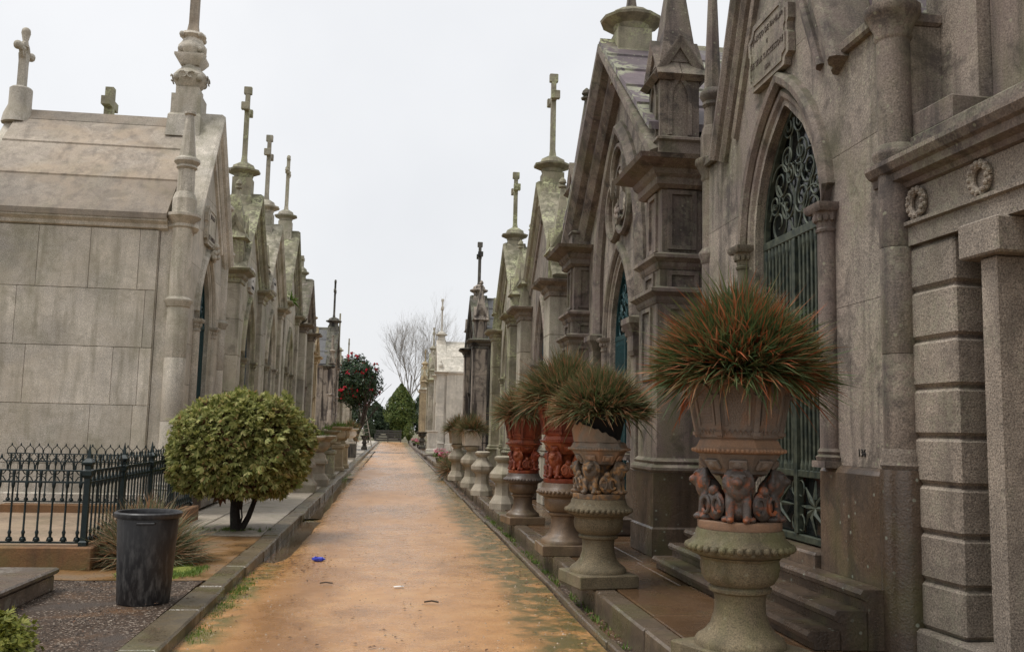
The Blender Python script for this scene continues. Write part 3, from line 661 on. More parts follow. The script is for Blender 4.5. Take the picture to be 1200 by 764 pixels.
# ================================================================== left row of mausoleums
L1 = chapel('pale_granite_mausoleum', 'large pale granite mausoleum with block flank wall behind the green iron fence', -3.6, 18.0, -1, dict(
    W=1.78, eave=4.82, apex=7.12, depth=3.45, wall='granite_pale', mould='granite_pale', pier='granite_pale', roof='granite_roof', ridge='granite_roof', dw=.58, ds=3.3, da=4.42, sill=.55, plinth=.36, gw=1.62,
    pin='round', ring=3.5, kneel=4.95, pring=5.92, ptip=6.75, pr=.18, pcy=.07, pn=12, rcourses=3, rlen=1, rake=.9, iron='iron_teal', apz=7.66, apw=.27, apy=.5, no_ring=True, eave_w=.16, col_base=.5,
    joints=[(.01, .77, [.44, 1.1, 2.4, 3.44]), (.77, 1.74, [.44, .68, 1.35, 2.75, 3.44]), (1.74, 2.70, [.44, .63, 1.05, 2.43, 3.44]), (2.70, 3.67, [.44, .6, 2.64, 3.44]), (3.67, 4.7, [.44, .74, 1.53, 2.36, 3.44])]), .14)
tablet(L1, 'granite_pale', 5.15, .42, .36, [('JAZIGO', 1), ('DE FAMILIA', 1)], 'letter_faded', size=.12)
sp = obj('gable_spire', M().rects(0, .5, [(.26, .26, 7.655), (.21, .21, 7.67), (.21, .21, 7.82)]).lathe(0, .5, [(.2, 7.82), (.24, 7.87), (.31, 7.98), (.32, 8.08), (.26, 8.16), (.19, 8.22), (.17, 8.28)], 16), 'granite_pale', L1)
obj('spire_capital', M().rects(0, .5, [(.17, .17, 8.27), (.2, .2, 8.31), (.27, .27, 8.42), (.27, .27, 8.47), (.2, .2, 8.49)]).lathe(0, .5, [(.2, 8.49), (.27, 8.58), (.27, 8.66), (.2, 8.76), (.18, 8.82), (.25, 8.88), (.23, 8.93)], 12), 'granite_pale', sp)
vm = M()
for q in range(4):
    c, s_ = math.cos(q*PI/2+PI/4), math.sin(q*PI/2+PI/4)
    vm.ball((.29*c, .5+.29*s_, 8.0), .075, 8, 6).ball((.25*c, .5+.25*s_, 8.58), .06, 8, 6).ball((.24*c, .5+.24*s_, 8.87), .055, 8, 6)
    for r_ in (0, 1): vm.tube([((.33)*math.cos(q*PI/2)+.075*math.cos(t)*-math.sin(q*PI/2)*(1 if r_ else -1)+(.08 if r_ else -.08)*-math.sin(q*PI/2), .5+.33*math.sin(q*PI/2)+(.075*math.cos(t)*(1 if r_ else -1)+(.08 if r_ else -.08))*math.cos(q*PI/2), 8.02+.06*math.sin(t)) for t in [i*PI/5 for i in range(9)]], .014, 5)
stuff(obj('spire_volutes', vm, 'granite_pale', sp))
cross(L1, 'granite_roof', .5, 8.9, 2.3, 1, t=.1, arm=.42, name='spire_cross')
# ornament over the door point
om = M()
for i in range(9): om.ball((random.Random(i).uniform(-.08, .08), -.12-.03*(i % 3), 4.55+.03*i), .06, 7, 5)
obj('keystone_carving', om, 'granite_pale', L1)
# rear gable pedestal and its pierced cross
rpd = obj('rear_pedestal', M().lathe(0, 3.55, [(.3, 6.95), (.27, 7.12), (.2, 7.3), (.2, 7.62), (.17, 7.65)], 12), 'granite_pale', L1)
cm = M().rects(0, 3.55, [(.075, .065, 7.64), (.075, .065, 8.15), (.1, .07, 8.3)])
for dx, dz, e in ((-1, .0, 1), (1, .0, 1), (0, 1, 1)):
    cm.tube([(dx*.09, 3.55, 8.37+dz*.08), (dx*.2, 3.55, 8.37+dz*.2), (dx*.3, 3.55, 8.37+dz*.36)], [.07, .05, .085], 8); cm.ball((dx*.31, 3.55, 8.37+dz*.38), .085, 8, 6)
cm.tube([(.15*math.cos(t), 3.55, 8.37+.15*math.sin(t)) for t in [2*PI*i/16 for i in range(17)]], .045, 6)
obj('rear_cross', cm, 'granite_pale', rpd)

L2 = chapel('lichen_covered_mausoleum', 'lichen-covered granite mausoleum with square corner piers beside the large pale one', -3.62, 23.45, -1, dict(
    W=1.95, eave=4.9, apex=6.95, depth=3.6, wall='granite_grey', mould='granite_mossy', pier='granite_grey', roof='granite_mossy', ridge='granite_mossy', coping='granite_mossy', pinmat='granite_mossy', apmat='granite_mossy',
    dw=.6, ds=3.0, da=4.3, sill=.5, pin='kiosk', cap=4.95, pw=.28, bp=.11, kw=.2, khb=.75, khg=.42, khs=1.15, iron='iron_blue', apz=7.55, apw=.23, apy=.3, cross_h=1.9, cross=1, crossmat='granite_mossy'), .14)
tablet(L2, 'marble_tablet', 5.0, .34, .3, [('JAZIGO', 1), ('DE', .7), ('FAMILIA', 1)], 'letter_dark', size=.11)
L3 = chapel('grey_slender_mausoleum', 'smooth grey mausoleum with tall thin cross, third from the fence', -3.62, 27.6, -1, dict(
    W=2.05, eave=5.0, apex=7.1, depth=3.6, wall='granite_grey', mould='granite_grey', roof='granite_grey', pin='kiosk', cap=5.05, pw=.24, bp=.11, kw=.17, khb=.6, khg=.35, khs=1.25, dw=.62, ds=3.1, da=4.5, iron='iron_blue',
    apz=7.62, apw=.22, apy=.3, cross_h=1.9, cross=1), .14)
tablet(L3, 'marble_tablet', 5.4, .32, .3, [('JAZIGO', 1), ('DE FAMILIA', .8)], 'letter_dark', size=.11)
L4 = chapel('trefoil_cross_mausoleum', 'grey mausoleum with trefoil-ended cross and green weeds on its cornice', -3.62, 32.4, -1, dict(
    W=2.15, eave=5.4, apex=7.9, depth=3.6, wall='granite_grey', mould='granite_mossy', pier='granite_grey', roof='granite_grey', pin='ball', cap=5.4, pw=.22, bp=.11, dw=.6, ds=3.2, da=4.5, iron='iron_black',
    apz=8.45, apw=.22, apy=.3, cross_h=1.85, cross=3), .14)
L5 = chapel('classical_gable_mausoleum', 'brownish mausoleum with low pedimented gable and white oval plaque', -3.55, 37.0, -1, dict(
    W=1.95, eave=5.35, apex=6.95, depth=3.4, wall='granite_grey', mould='granite_brown', pier='granite_grey', roof='granite_mossy', pin='ball', cap=5.2, pw=.3, bp=.25, capk=1.3, rake=1.3, dw=.6, ds=3.0, da=4.0, iron='iron_black',
    apz=7.25, apw=.16, apy=.2, cross_h=.5, cross=0), .14)
obj('plaque', M().prism([(.3*math.cos(t), 4.6+.42*math.sin(t)) for t in [2*PI*i/16 for i in range(16)]], -.07, -.01), 'stone_white', L5)
L5b = chapel('ochre_mausoleum', 'narrow ochre stone mausoleum between the pedimented one and the dark one', -3.5, 40.5, -1, dict(
    W=1.4, eave=4.3, apex=5.5, depth=3.2, wall='stone_ochre', mould='stone_ochre', roof='granite_grey', pin='kiosk', cap=4.5, pw=.24, bp=.11, kw=.17, khb=.6, khg=.3, khs=.9, dw=.45, ds=2.7, da=3.6, iron='iron_black', apz=5.9, apw=.16, cross_h=.6), .14)
L6 = chapel('dark_roofed_mausoleum', 'streaked mausoleum with black roof and dark spire, beside the camellia', -3.45, 54.2, -1, dict(
    W=2.2, eave=4.75, apex=7.0, depth=4.0, wall='stone_stained', mould='stone_stained', pier='stone_stained', roof='slate_dark', ridge='granite_black', coping='granite_black', pin='round', ring=3.2, kneel=4.9, pring=5.6, ptip=6.4, pr=.15, dw=.6, ds=2.9, da=4.0, iron='iron_black',
    apz=7.3, apw=.26, apmat='granite_black', cross_h=2.1, crossmat='granite_black', cross=3, rcourses=3, rlen=1, joints=[(.01, 4.7, [.44, 3.99])]), .14)
chapel('mausoleum_behind_camellia', 'grey mausoleum mostly hidden behind the red-flowered camellia, thin cross above', -3.8, 66, -1, dict(
    W=2., eave=4.4, apex=6.2, depth=3.2, wall='granite_grey', roof='granite_grey', pin='ball', cap=4.5, dw=.6, ds=2.8, da=3.8, iron='iron_black', apz=6.6, apw=.2, cross_h=2.4, crossmat='granite_mossy', flank=False), .14)
chapel('last_left_mausoleum', 'small grey mausoleum furthest along the left row, above the camellia', -3.6, 76, -1, dict(
    W=2., eave=4.4, apex=6.2, depth=3.2, wall='granite_grey', roof='granite_grey', pin='kiosk', cap=4.5, dw=.6, ds=2.8, da=3.8, iron='iron_black', apz=6.6, apw=.2, cross_h=1.6, flank=False), .14)
# mausoleum in the next row, its cross shows over the pale roof
chapel('hidden_row_mausoleum', 'mausoleum of the row behind, only its mossy cross shows above the pale roof', -7.65, 25.2, -1, dict(
    W=2.0, eave=5.2, apex=7.8, depth=3.2, wall='granite_grey', mould='granite_grey', roof='granite_mossy', pin='ball', cap=5.2, dw=.6, ds=3, da=4.2, apz=8.2, apw=.2, cross_h=1.75, cross=0, crt=.14, arm=.38, crossmat='granite_mossy', flank=False), .1)

# ================================================================== right row
A = chapel('brown_gothic_mausoleum', 'brown granite mausoleum with pointed bronze-green door and house number, beside the rusticated pier', 3.38, 7.95, 1, dict(
    W=1.95, gw=1.27, eave=4.35, apex=7.2, depth=3.6, wall='granite_brown', mould='granite_brown_mould', pier='granite_brown_mould', coping='granite_brown_mould', roof='slate_roof', dw=.7, ds=3.2, da=4.36, sill=.52, plinth=1.2, plinth_d=.05, plinth_mat='granite_wet', col_base=1.2,
    pin='round', ring=3.38, kneel=4.42, pring=5.2, ptip=6.6, pr=.12, pcy=.075, iron='bronze_green', door_detail=2, door_dx=.2, panel_h=.55, apz=8.1, apw=.24, cross_h=1.7, steps=1, gap=.002, course=1.25, rake=.7, rake_over=.04, roof_hx=1.42, eave_sides=(-1,)), .2)
tablet(A, 'granite_brown', 5.0, .46, .33, [('JAZIGO DE FAMILIA', 1), ('E', .7), ('DE SEUS SUCCESSORES', 1), ('1891', .9)], 'letter_faded', size=.078)
text('136', .078, 'letter_dark', A, (1.50, -.004, 1.30), .003, name='house_number')
# long steps in front
for i, (d, zt, c) in enumerate(((.14, .4, 1), (.32, .26, 0), (.5, .125, 0))):
    obj('front_step', M().loft([[(x, yy, zz) for yy, zz in ((-d-.05, .005), (-d-.05, zt-.08), (-d-.09, zt-.06), (-d-.1, zt-.03), (-d-.08, zt), (-.06 if i == 0 else -d+.14, zt), (-.06 if i == 0 else -d+.14, .005))] for x in (-1.95+.02*i, 1.9-.02*i)]), 'granite_wet', A)

C = chapel('trefoil_gable_mausoleum', 'big brown mausoleum with carved trefoil gable, panelled buttress and lichen-patched slate roof', 3.42, 13.95, 1, dict(
    W=3.1, gw=2.78, eave=4.85, apex=7.22, depth=4.2, wall='granite_brown', mould='granite_brown_mould', pier='granite_brown_mould', roof='slate_roof', ridge='granite_mossy', apmat='granite_mossy', coping='granite_brown_mould', dw=.68, ds=2.9, da=4.05, sill=.5, plinth=1.05, plinth_mat='granite_wet',
    pin='kiosk', cap=4.72, pw=.42, bp=.34, tiers=[3.0, 3.42, 4.42], panels=True, capk=1.35, kb=.3, kw=.25, khb=.85, khg=.42, khs=1.75, iron='iron_teal', door_detail=2, apz=7.72, apw=.27, apy=.12, apn=12, cross_h=2., rake=1.9, rake_back=.06, roof_y=-.4, roof_hx=2.98, roof_dz=.27, rake_over=.2, course=1.1, gap=.0025, rcourses=5, eave_w=.1), .2)
obj('blind_arch', M().sweep([(-1.3, 2.6)]+arch(1.35, 2.45, 3.7, 12)+[(1.3, 2.6)], [(-.09, .005), (-.11, -.06), (-.05, -.13), (.03, -.15), (.08, -.09), (.12, -.05), (.12, .005)]), 'granite_brown_mould', C)
for s in (-1, 1):
    pb = obj('arch_pilaster', M().box(s*1.3-.13, s*1.3+.13, -.14, .02, .9, 2.5, .02), 'granite_brown_mould', C)
    obj('pilaster_capital', M().rects(s*1.3, -.07, [(.13, .09, 2.48), (.15, .11, 2.55), (.15, .11, 2.75), (.2, .15, 2.85), (.24, .19, 2.92), (.24, .19, 3.0), (.16, .12, 3.03)]), 'granite_brown_mould', pb)
tp = []; zc = 5.08; rr_, off = .4, .35
for q in range(3):
    a0 = PI/2+q*2*PI/3; cx, cz = off*math.cos(a0), zc+off*math.sin(a0)
    for i in range(15): t = a0-R(118)+R(236)*i/14; tp.append((cx+rr_*math.cos(t), cz+rr_*math.sin(t)*1.12))
tr = obj('trefoil', M().sweep(list(reversed(tp)), [(-.045, .0), (-.05, -.06), (-.015, -.1), (.03, -.1), (.06, -.05), (.06, 0)], True), 'granite_brown_mould', C)
obj('inner_trefoil', M().sweep([(x*.62, zc+(z_-zc)*.62) for x, z_ in reversed(tp)], [(-.03, .0), (-.02, -.05), (.02, -.05), (.03, 0)], True), 'granite_brown_mould', tr)
tm = M()
for q in range(3):
    a0 = PI/2+q*2*PI/3
    for i in range(5): tm.ball((.34*math.cos(a0)+.09*math.cos(i*1.257), -.01, zc+.36*math.sin(a0)+.09*math.sin(i*1.257)), .055, 7, 5, (1, .5, 1))
    tm.ball((.34*math.cos(a0), -.02, zc+.36*math.sin(a0)), .05, 7, 5, (1, .6, 1))
stuff(obj('trefoil_carving', tm, 'granite_brown', tr))

D = chapel('tall_cross_mausoleum', 'grey-brown lichened mausoleum with tall plain cross, next beyond the trefoil gable', 3.26, 20.6, 1, dict(
    W=2.35, eave=4.5, apex=6.85, depth=3.8, wall='granite_brown', mould='granite_brown', pier='granite_grey', roof='slate_roof', coping='granite_mossy', pinmat='granite_mossy', apmat='granite_mossy', dw=.55, ds=2.9, da=4.15, pin='kiosk', cap=4.4, pw=.33, bp=.26, capk=1.2, kw=.22, khb=.62, khg=.4, khs=1.35, iron='iron_blue',
    apz=7.25, apw=.24, apy=.15, cross_h=1.9, cross=1, crossmat='granite_mossy', plinth=1., flank_mat='granite_mossy'), .2)
Ee = chapel('green_stained_mausoleum', 'green-stained mausoleum with pale lichen on its gable, fourth on the right', 3.2, 26.5, 1, dict(
    W=2.3, eave=4.5, apex=6.6, depth=3.8, wall='granite_grey', mould='granite_mossy', pier='granite_mossy', roof='granite_mossy', coping='granite_mossy', dw=.55, ds=2.9, da=4.3, pin='kiosk', cap=4.45, pw=.3, bp=.25, kw=.2, khb=.55, khg=.38, khs=1.25, iron='iron_blue', apz=6.85, apw=.22, cross_h=1.6, cross=1, crossmat='granite_mossy', plinth=.9), .2)
Ff = chapel('black_stained_mausoleum', 'black-stained mausoleum with iron-dark cross and white streaks', 2.96, 35.2, 1, dict(
    W=2.1, eave=4.5, apex=6.3, depth=3.8, wall='granite_black', mould='granite_black', pier='stone_stained', roof='slate_dark', dw=.55, ds=2.8, da=4.1, pin='kiosk', cap=4.6, pw=.26, bp=.22, kw=.2, khb=.75, khg=.35, khs=1.2, iron='iron_black', apz=6.5, apw=.2, cross_h=1.6, cross=1, crossmat='granite_black', flank_mat='stone_stained'), .2)
Gg = chapel('white_mausoleum', 'clean white stone mausoleum with plain flank wall and white cross', 3.0, 64.2, 1, dict(
    W=2.2, eave=5.1, apex=7.3, depth=4.2, wall='stone_white', mould='stone_white', pier='stone_white', roof='stone_white', ridge='stone_white', dw=.6, ds=3.2, da=4.4, pin='ball', cap=5.2, pw=.26, bp=.2, iron='iron_black', apz=7.7, apw=.24, cross_h=2.2, cross=1, rcourses=2, rlen=1, fcourse=1.6, flen=2.), .2)
chapel('mossy_far_mausoleum', 'mossy grey mausoleum with stepped gable just beyond the white one', 2.9, 74.5, 1, dict(
    W=2.2, eave=5.2, apex=7.2, depth=3.6, wall='granite_grey', mould='granite_mossy', pier='granite_grey', roof='granite_mossy', pin='kiosk', cap=5.2, pw=.3, bp=.25, kw=.22, khs=1.3, dw=.6, ds=3.0, da=4.2, iron='iron_black', apz=7.6, apw=.22, cross_h=1.4, cross=1), .2)
chapel('last_right_mausoleum', 'pale weathered mausoleum furthest along the right row, before the bare trees', 2.7, 88, 1, dict(
    W=2.2, eave=5.0, apex=7.0, depth=3.6, wall='granite_mossy', mould='granite_grey', pier='stone_ochre', roof='granite_mossy', pin='kiosk', cap=5.0, pw=.3, bp=.25, kw=.22, khs=1.2, dw=.6, ds=3.0, da=4.2, iron='iron_black', apz=7.3, apw=.22, cross_h=1.2), .2)

# --- neoclassical building at the right edge
B = thing('rusticated_mausoleum', 'speckled granite mausoleum with rusticated block pier and wreath frieze at the right edge', 'mausoleum', (3.48, 6.03, .2), -PI/2+R(3))
zj = [.19, .5, .81, 1.12, 1.43, 1.75, 2.07, 2.41, 2.72]
obj('base', M().box(-.03, 3, -.05, .6, 0, .185, .02), 'granite_speckled', B)
pc = obj('pier', M().box(.02, .54, .025, .6, .186, 2.72), 'granite_brown_mould', B)
for a_, b_ in zip(zj[:-1], zj[1:]): obj('pier_block', M().box(0, .56, 0, .62, a_+.004, b_-.012, .022), 'granite_speckled', pc)
obj('pilaster', M().box(.86, 1.0, -.04, .5, .186, 2.5, .012), 'granite_speckled', B)
obj('pilaster_capital', M().box(.74, 1.1, -.1, .54, 2.502, 2.72, .012), 'granite_speckled', B)
obj('recess_wall', M().box(.562, 3, .45, .62, .186, 2.72), 'granite_brown', B)
obj('side_wall', M().box(-.02, .02, .63, 3.4, .0, 5.4), 'granite_brown', B)
obj('architrave', M().loft([[(x, y_, z_) for y_, z_ in ((-.02, 2.722), (-.02, 2.85), (-.05, 2.86), (-.05, 2.885), (.5, 2.885), (.5, 2.722))] for x in (-.03, 3)]), 'granite_speckled', B)
obj('frieze', M().box(-.01, 3, .0, .5, 2.887, 3.12), 'granite_speckled', B)
wmh = M().tube([(.075*math.cos(t), -.02, .085*math.sin(t)) for t in [2*PI*i/18 for i in range(19)]], .024, 8)
for i in range(24): t = 2*PI*i/24; wmh.ball((.08*math.cos(t)*(1+.12*(i % 2)), -.04+.01*(i % 2), .09*math.sin(t)*(1+.12*(i % 2))), .018, 6, 4)
wme = wmh.mesh('wreath', 'granite_speckled')
for x in (.22, .86, 1.5, 2.1): link('wreath', wme, B, (x, 0, 3.0))
obj('cornice', M().loft([[(x, y_, z_) for y_, z_ in ((.0, 3.122), (-.03, 3.13), (-.05, 3.16), (-.11, 3.18), (-.12, 3.23), (-.15, 3.245), (-.18, 3.29), (-.18, 3.32), (.1, 3.36), (.5, 3.36), (.5, 3.122))] for x in (-.16, 3)]), 'granite_brown_mould', B)
obj('parapet', M().box(-.04, 3, .02, .4, 3.362, 3.5, .015), 'granite_brown_mould', B)
obj('parapet_block', M().box(-.02, .5, .06, .5, 3.502, 3.68, .015), 'granite_brown_mould', B)
obj('attic_wall', M().box(-.12, .42, .32, .9, 3.362, 6.4, .01), 'granite_brown', B)
obj('attic_wall', M().box(.43, 3, .42, .9, 3.362, 6.4, .01), 'granite_brown_mould', B)

# ================================================================== plants
def blades(name, parent, mat, n, root_r, L, tilt=(0, 80), w=.008, droop=.15, seed=1, loc=None, seg=4, z=0., spread=20):
    """grass clump: blades lean further out the nearer the edge they grow"""
    rn = random.Random(seed); v = []; f = []
    for i in range(n):
        pr = rn.uniform(0, 2*PI); q = math.sqrt(rn.random()); rr = root_r*q*.8; x0, y0 = rr*math.cos(pr), rr*math.sin(pr)
        th = R(max(0, tilt[0]+(tilt[1]-tilt[0])*q+rn.gauss(0, spread))); ph = pr+rn.gauss(0, .45); l = rn.uniform(*L)*(1-.3*q+.16*mnoise.noise((math.cos(ph)*1.4, math.sin(ph)*1.4, seed)))*(1.25 if rn.random() < .05 else 1)
        d = (math.sin(th)*math.cos(ph), math.sin(th)*math.sin(ph), math.cos(th))
        tw = rn.uniform(-.8, .8); sx, sy, sz = -math.sin(ph)*math.cos(tw), math.cos(ph)*math.cos(tw), math.sin(tw)
        ww = w*rn.uniform(.6, 1.2); dr = droop*rn.choice((.3, .6, 1, 1.4, 4 if q > .6 else 1))*l; b = len(v); cv = rn.gauss(0, .17)*l
        for k in range(seg+1):
            t = k/seg; wk = ww*(1-t)**.6
            px, py, pz = x0+d[0]*l*t-math.sin(ph)*cv*t*t, y0+d[1]*l*t+math.cos(ph)*cv*t*t, z+root_r*.4*(1-q*q)+d[2]*l*t-dr*t*t
            if k < seg: v += [(px-sx*wk, py-sy*wk, pz-sz*wk), (px+sx*wk, py+sy*wk, pz+sz*wk)]
            else: v.append((px, py, pz))
        for k in range(seg-1): f.append((b+2*k, b+2*k+1, b+2*k+3, b+2*k+2))
        f.append((b+2*seg-2, b+2*seg-1, b+2*seg))
    return stuff(raw(name, v, f, mat, parent, loc))

def leaves(name, parent, mat, pts, size, seed=1, ratio=.5, up=.0, outward=None, fold=.2):
    """pts: (x,y,z, nx,ny,nz); every leaf a folded rhomb"""
    rn = random.Random(seed); v = []; f = []
    for p in pts:
        c = Vector(p[:3]); nn = Vector(p[3:6])+Vector((rn.gauss(0, .45), rn.gauss(0, .45), rn.gauss(0, .45))); nn = nn.normalized() if nn.length > .01 else Vector((0, 0, 1))
        t = nn.cross(Vector((rn.gauss(0, 1), rn.gauss(0, 1), rn.gauss(0, 1)+up))); t = t.normalized() if t.length > .01 else Vector((1, 0, 0)); b = nn.cross(t)
        l = size*rn.uniform(.6, 1.3); w = l*ratio; k = len(v)
        v += [tuple(c-t*l*.5), tuple(c+b*w*.5+nn*fold*w), tuple(c+t*l*.5), tuple(c-b*w*.5+nn*fold*w)]
        f += [(k, k+1, k+2), (k, k+2, k+3)]
    return stuff(raw(name, v, f, mat, parent))

def sprays(name, parent, mat, pts, size, seed=1):
    """flat scale-leaf sprays, each a little fan that points outward and droops"""
    rn = random.Random(seed); v = []; f = []
    for p in pts:
        c = Vector(p[:3]); o = Vector(p[3:6]).normalized()
        d = (o*.8+Vector((rn.gauss(0, .4), rn.gauss(0, .4), rn.gauss(-.45, .45)))).normalized()
        s = d.cross(o+Vector((rn.gauss(0, .4), rn.gauss(0, .4), .25+rn.gauss(0, .4)))).normalized(); nn = d.cross(s); L = size*rn.choice((.6, .8, 1, 1.2, 1.5))
        for q in range(5):
            a = (q-2)*.42+rn.uniform(-.12, .12); l = L*(1-.12*abs(q-2)); e = d*math.cos(a)+s*math.sin(a); g_ = nn*rn.uniform(-.18, .18)*l
            w = (s*math.cos(a)-d*math.sin(a))*l*.17; k = len(v)
            v += [tuple(c), tuple(c+e*l*.55+w+g_*.4), tuple(c+e*l+g_), tuple(c+e*l*.55-w+g_*.4)]; f.append((k, k+1, k+2, k+3))
    return stuff(raw(name, v, f, mat, parent))

def branch_tree(m, p, d, l, r, depth, rn, spread=.55, up=.15, kids=3, tw=None):
    pts = [p]; q = p; dd = d
    for i in range(3):
        dd = (dd+Vector((rn.gauss(0, .12), rn.gauss(0, .12), rn.gauss(up*.3, .08)))).normalized(); q = q+dd*l/3; pts.append(q)
    m.tube([tuple(x) for x in pts], [r, r*.88, r*.76, r*.62], 5 if depth > 2 else 3)
    if tw is not None and depth <= 1: tw.append((q, dd))
    if depth == 0: return
    for i in range(kids + (1 if rn.random() < .4 else 0)):
        t = rn.uniform(.45, 1.); base = pts[min(3, int(t*3))]
        nd = (dd+Vector((rn.gauss(0, spread), rn.gauss(0, spread), rn.gauss(up, spread*.6)))).normalized()
        branch_tree(m, base, nd, l*rn.uniform(.62, .85), r*.55, depth-1, rn, spread, up, kids, tw)

# ================================================================== lion urns
def lion_mesh(mat):
    m = M()
    E = [((0, -.155, .262), .016, (1.2, .8, .7)), ((.03, -.128, .292), .018, (1.3, .7, .6)), ((-.03, -.128, .292), .018, (1.3, .7, .6)), ((0, .02, .07), .085, (1, 1.1, .85)), ((.055, .03, .06), .06, (.7, 1.1, 1)), ((-.055, .03, .06), .06, (.7, 1.1, 1)), ((0, -.02, .16), .078, (.95, .8, 1.35)), ((0, -.06, .215), .078, (1.05, .9, 1.1)),
         ((0, -.085, .262), .062, (1, 1, 1)), ((0, -.14, .252), .032, (1.05, 1, .8)), ((0, -.125, .228), .024, (1, 1, .7)), ((.042, -.07, .31), .02, (.8, .6, 1)), ((-.042, -.07, .31), .02, (.8, .6, 1)),
         ((.05, -.075, .235), .035, (1, 1, 1.5)), ((-.05, -.075, .235), .035, (1, 1, 1.5)), ((0, -.075, .185), .04, (1.1, 1, 1.4)), ((.022, -.118, .28), .014, (1, 1, 1)), ((-.022, -.118, .28), .014, (1, 1, 1)),
         ((.05, -.1, .02), .028, (.9, 1.5, .75)), ((-.05, -.1, .02), .028, (.9, 1.5, .75)), ((.085, -.05, .02), .028, (.8, 1.7, .75)), ((-.085, -.05, .02), .028, (.8, 1.7, .75))]
    for c, r, sc in E: m.ball(c, r, 12, 8, sc)
    for s in (-1, 1): m.tube([(s*.045, -.03, .2), (s*.052, -.075, .12), (s*.05, -.085, .02)], [.038, .03, .026], 8)
    for i in range(14):
        t = PI*(-.1+1.2*i/13); m.tube([(.05*math.cos(t), -.085, .262+.05*math.sin(t)), (.088*math.cos(t), -.06, .25+.085*math.sin(t)), (.085*math.cos(t), -.03, .2+.08*math.sin(t))], [.012, .017, .008], 5)
    me = m.mesh('t', mat); o = link('t', me); md = o.modifiers.new('r', 'REMESH'); md.mode = 'VOXEL'; md.voxel_size = .007
    sm = o.modifiers.new('s', 'SMOOTH'); sm.iterations = 1; sm.factor = .2
    me2 = bpy.data.meshes.new_from_object(o.evaluated_get(bpy.context.evaluated_depsgraph_get())); bpy.data.objects.remove(o, do_unlink=True)
    me2.materials.clear(); me2.materials.append(MATS[mat]); me2.polygons.foreach_set('use_smooth', [True]*len(me2.polygons)); me2.name = 'lion'; return me2
LION = {k: lion_mesh(k) for k in ('clay_lion', 'clay_lion_gold', 'clay_red')}

def pot_panels(parent, mat, r0, r1, z0, z1):
    """gothic panels and ribs on an eight-sided pot"""
    ap = math.cos(PI/8); tilt = math.atan2((r1-r0)*ap, z1-z0); hgt = (z1-z0)/math.cos(tilt); w0, w1 = r0*math.sin(PI/8), r1*math.sin(PI/8)
    m = M(); a = w0*.66; sp_ = hgt*.62
    m.sweep([(-a, hgt*.2)]+arch(a*1.12, hgt*.26, sp_, 6)+[(a, hgt*.2)], [(-.008, -.012), (.008, -.012), (.01, .004), (-.01, .004)])
    m.sweep([(-w1*.86, hgt*.72)]+arch(w1*.86, hgt*.22, hgt*.72, 6)+[(w1*.86, hgt*.72)], [(-.008, -.01), (.008, -.01), (.01, .004), (-.01, .004)])
    me = m.mesh('pot_panel', mat)
    dm = M()
    for i in range(7):
        for j in range(11):
            x = -a*.85+a*1.7*i/6+(.5 if j % 2 else 0)*a*.28; z = hgt*.24+hgt*.5*j/10
            if abs(x) < a*.88: dm.ball((x, .0, z), .009, 4, 3, (1, .8, 1))
    me3 = dm.mesh('pot_diaper', mat)
    rib = M().loft([[(-.016, -.02, z), (.016, -.02, z), (.012, .02, z), (-.012, .02, z)] for z in (0, hgt)]).rects(0, -.01, [(.026, .022, hgt*.66), (.026, .022, hgt*.7)]).rects(0, -.01, [(.024, .022, hgt*.04), (.02, .02, hgt*.1)]).mesh('pot_rib', mat)
    dg = M()
    for i in range(6): x = -w0*.8+w0*1.6*i/5; dg.tube([(x-.02, -.004, hgt*.05), (x, -.008, hgt*.13), (x+.02, -.004, hgt*.05)], .005, 4)
    me4 = dg.mesh('pot_band', mat)
    for k in range(8):
        th = k*PI/4
        def put(nm, me_, rad, a_, par=None):
            o = link(nm, me_, parent); o.location = (rad*math.cos(a_), rad*math.sin(a_), z0); o.rotation_euler = (0, 0, 0)
            o.rotation_euler = (Matrix.Rotation(a_+PI/2, 3, 'Z') @ Matrix.Rotation(-tilt if nm != 'pot_rib' else -math.atan2(r1-r0, z1-z0), 3, 'X').inverted() @ Matrix.Identity(3)).to_euler(); return o
        stuff(put('pot_diaper', me3, r0*ap, th)); put('pot_panel', me, r0*ap, th); put('pot_rib', rib, r0*1.0, th+PI/8); stuff(put('pot_band', me4, r0*ap, th))

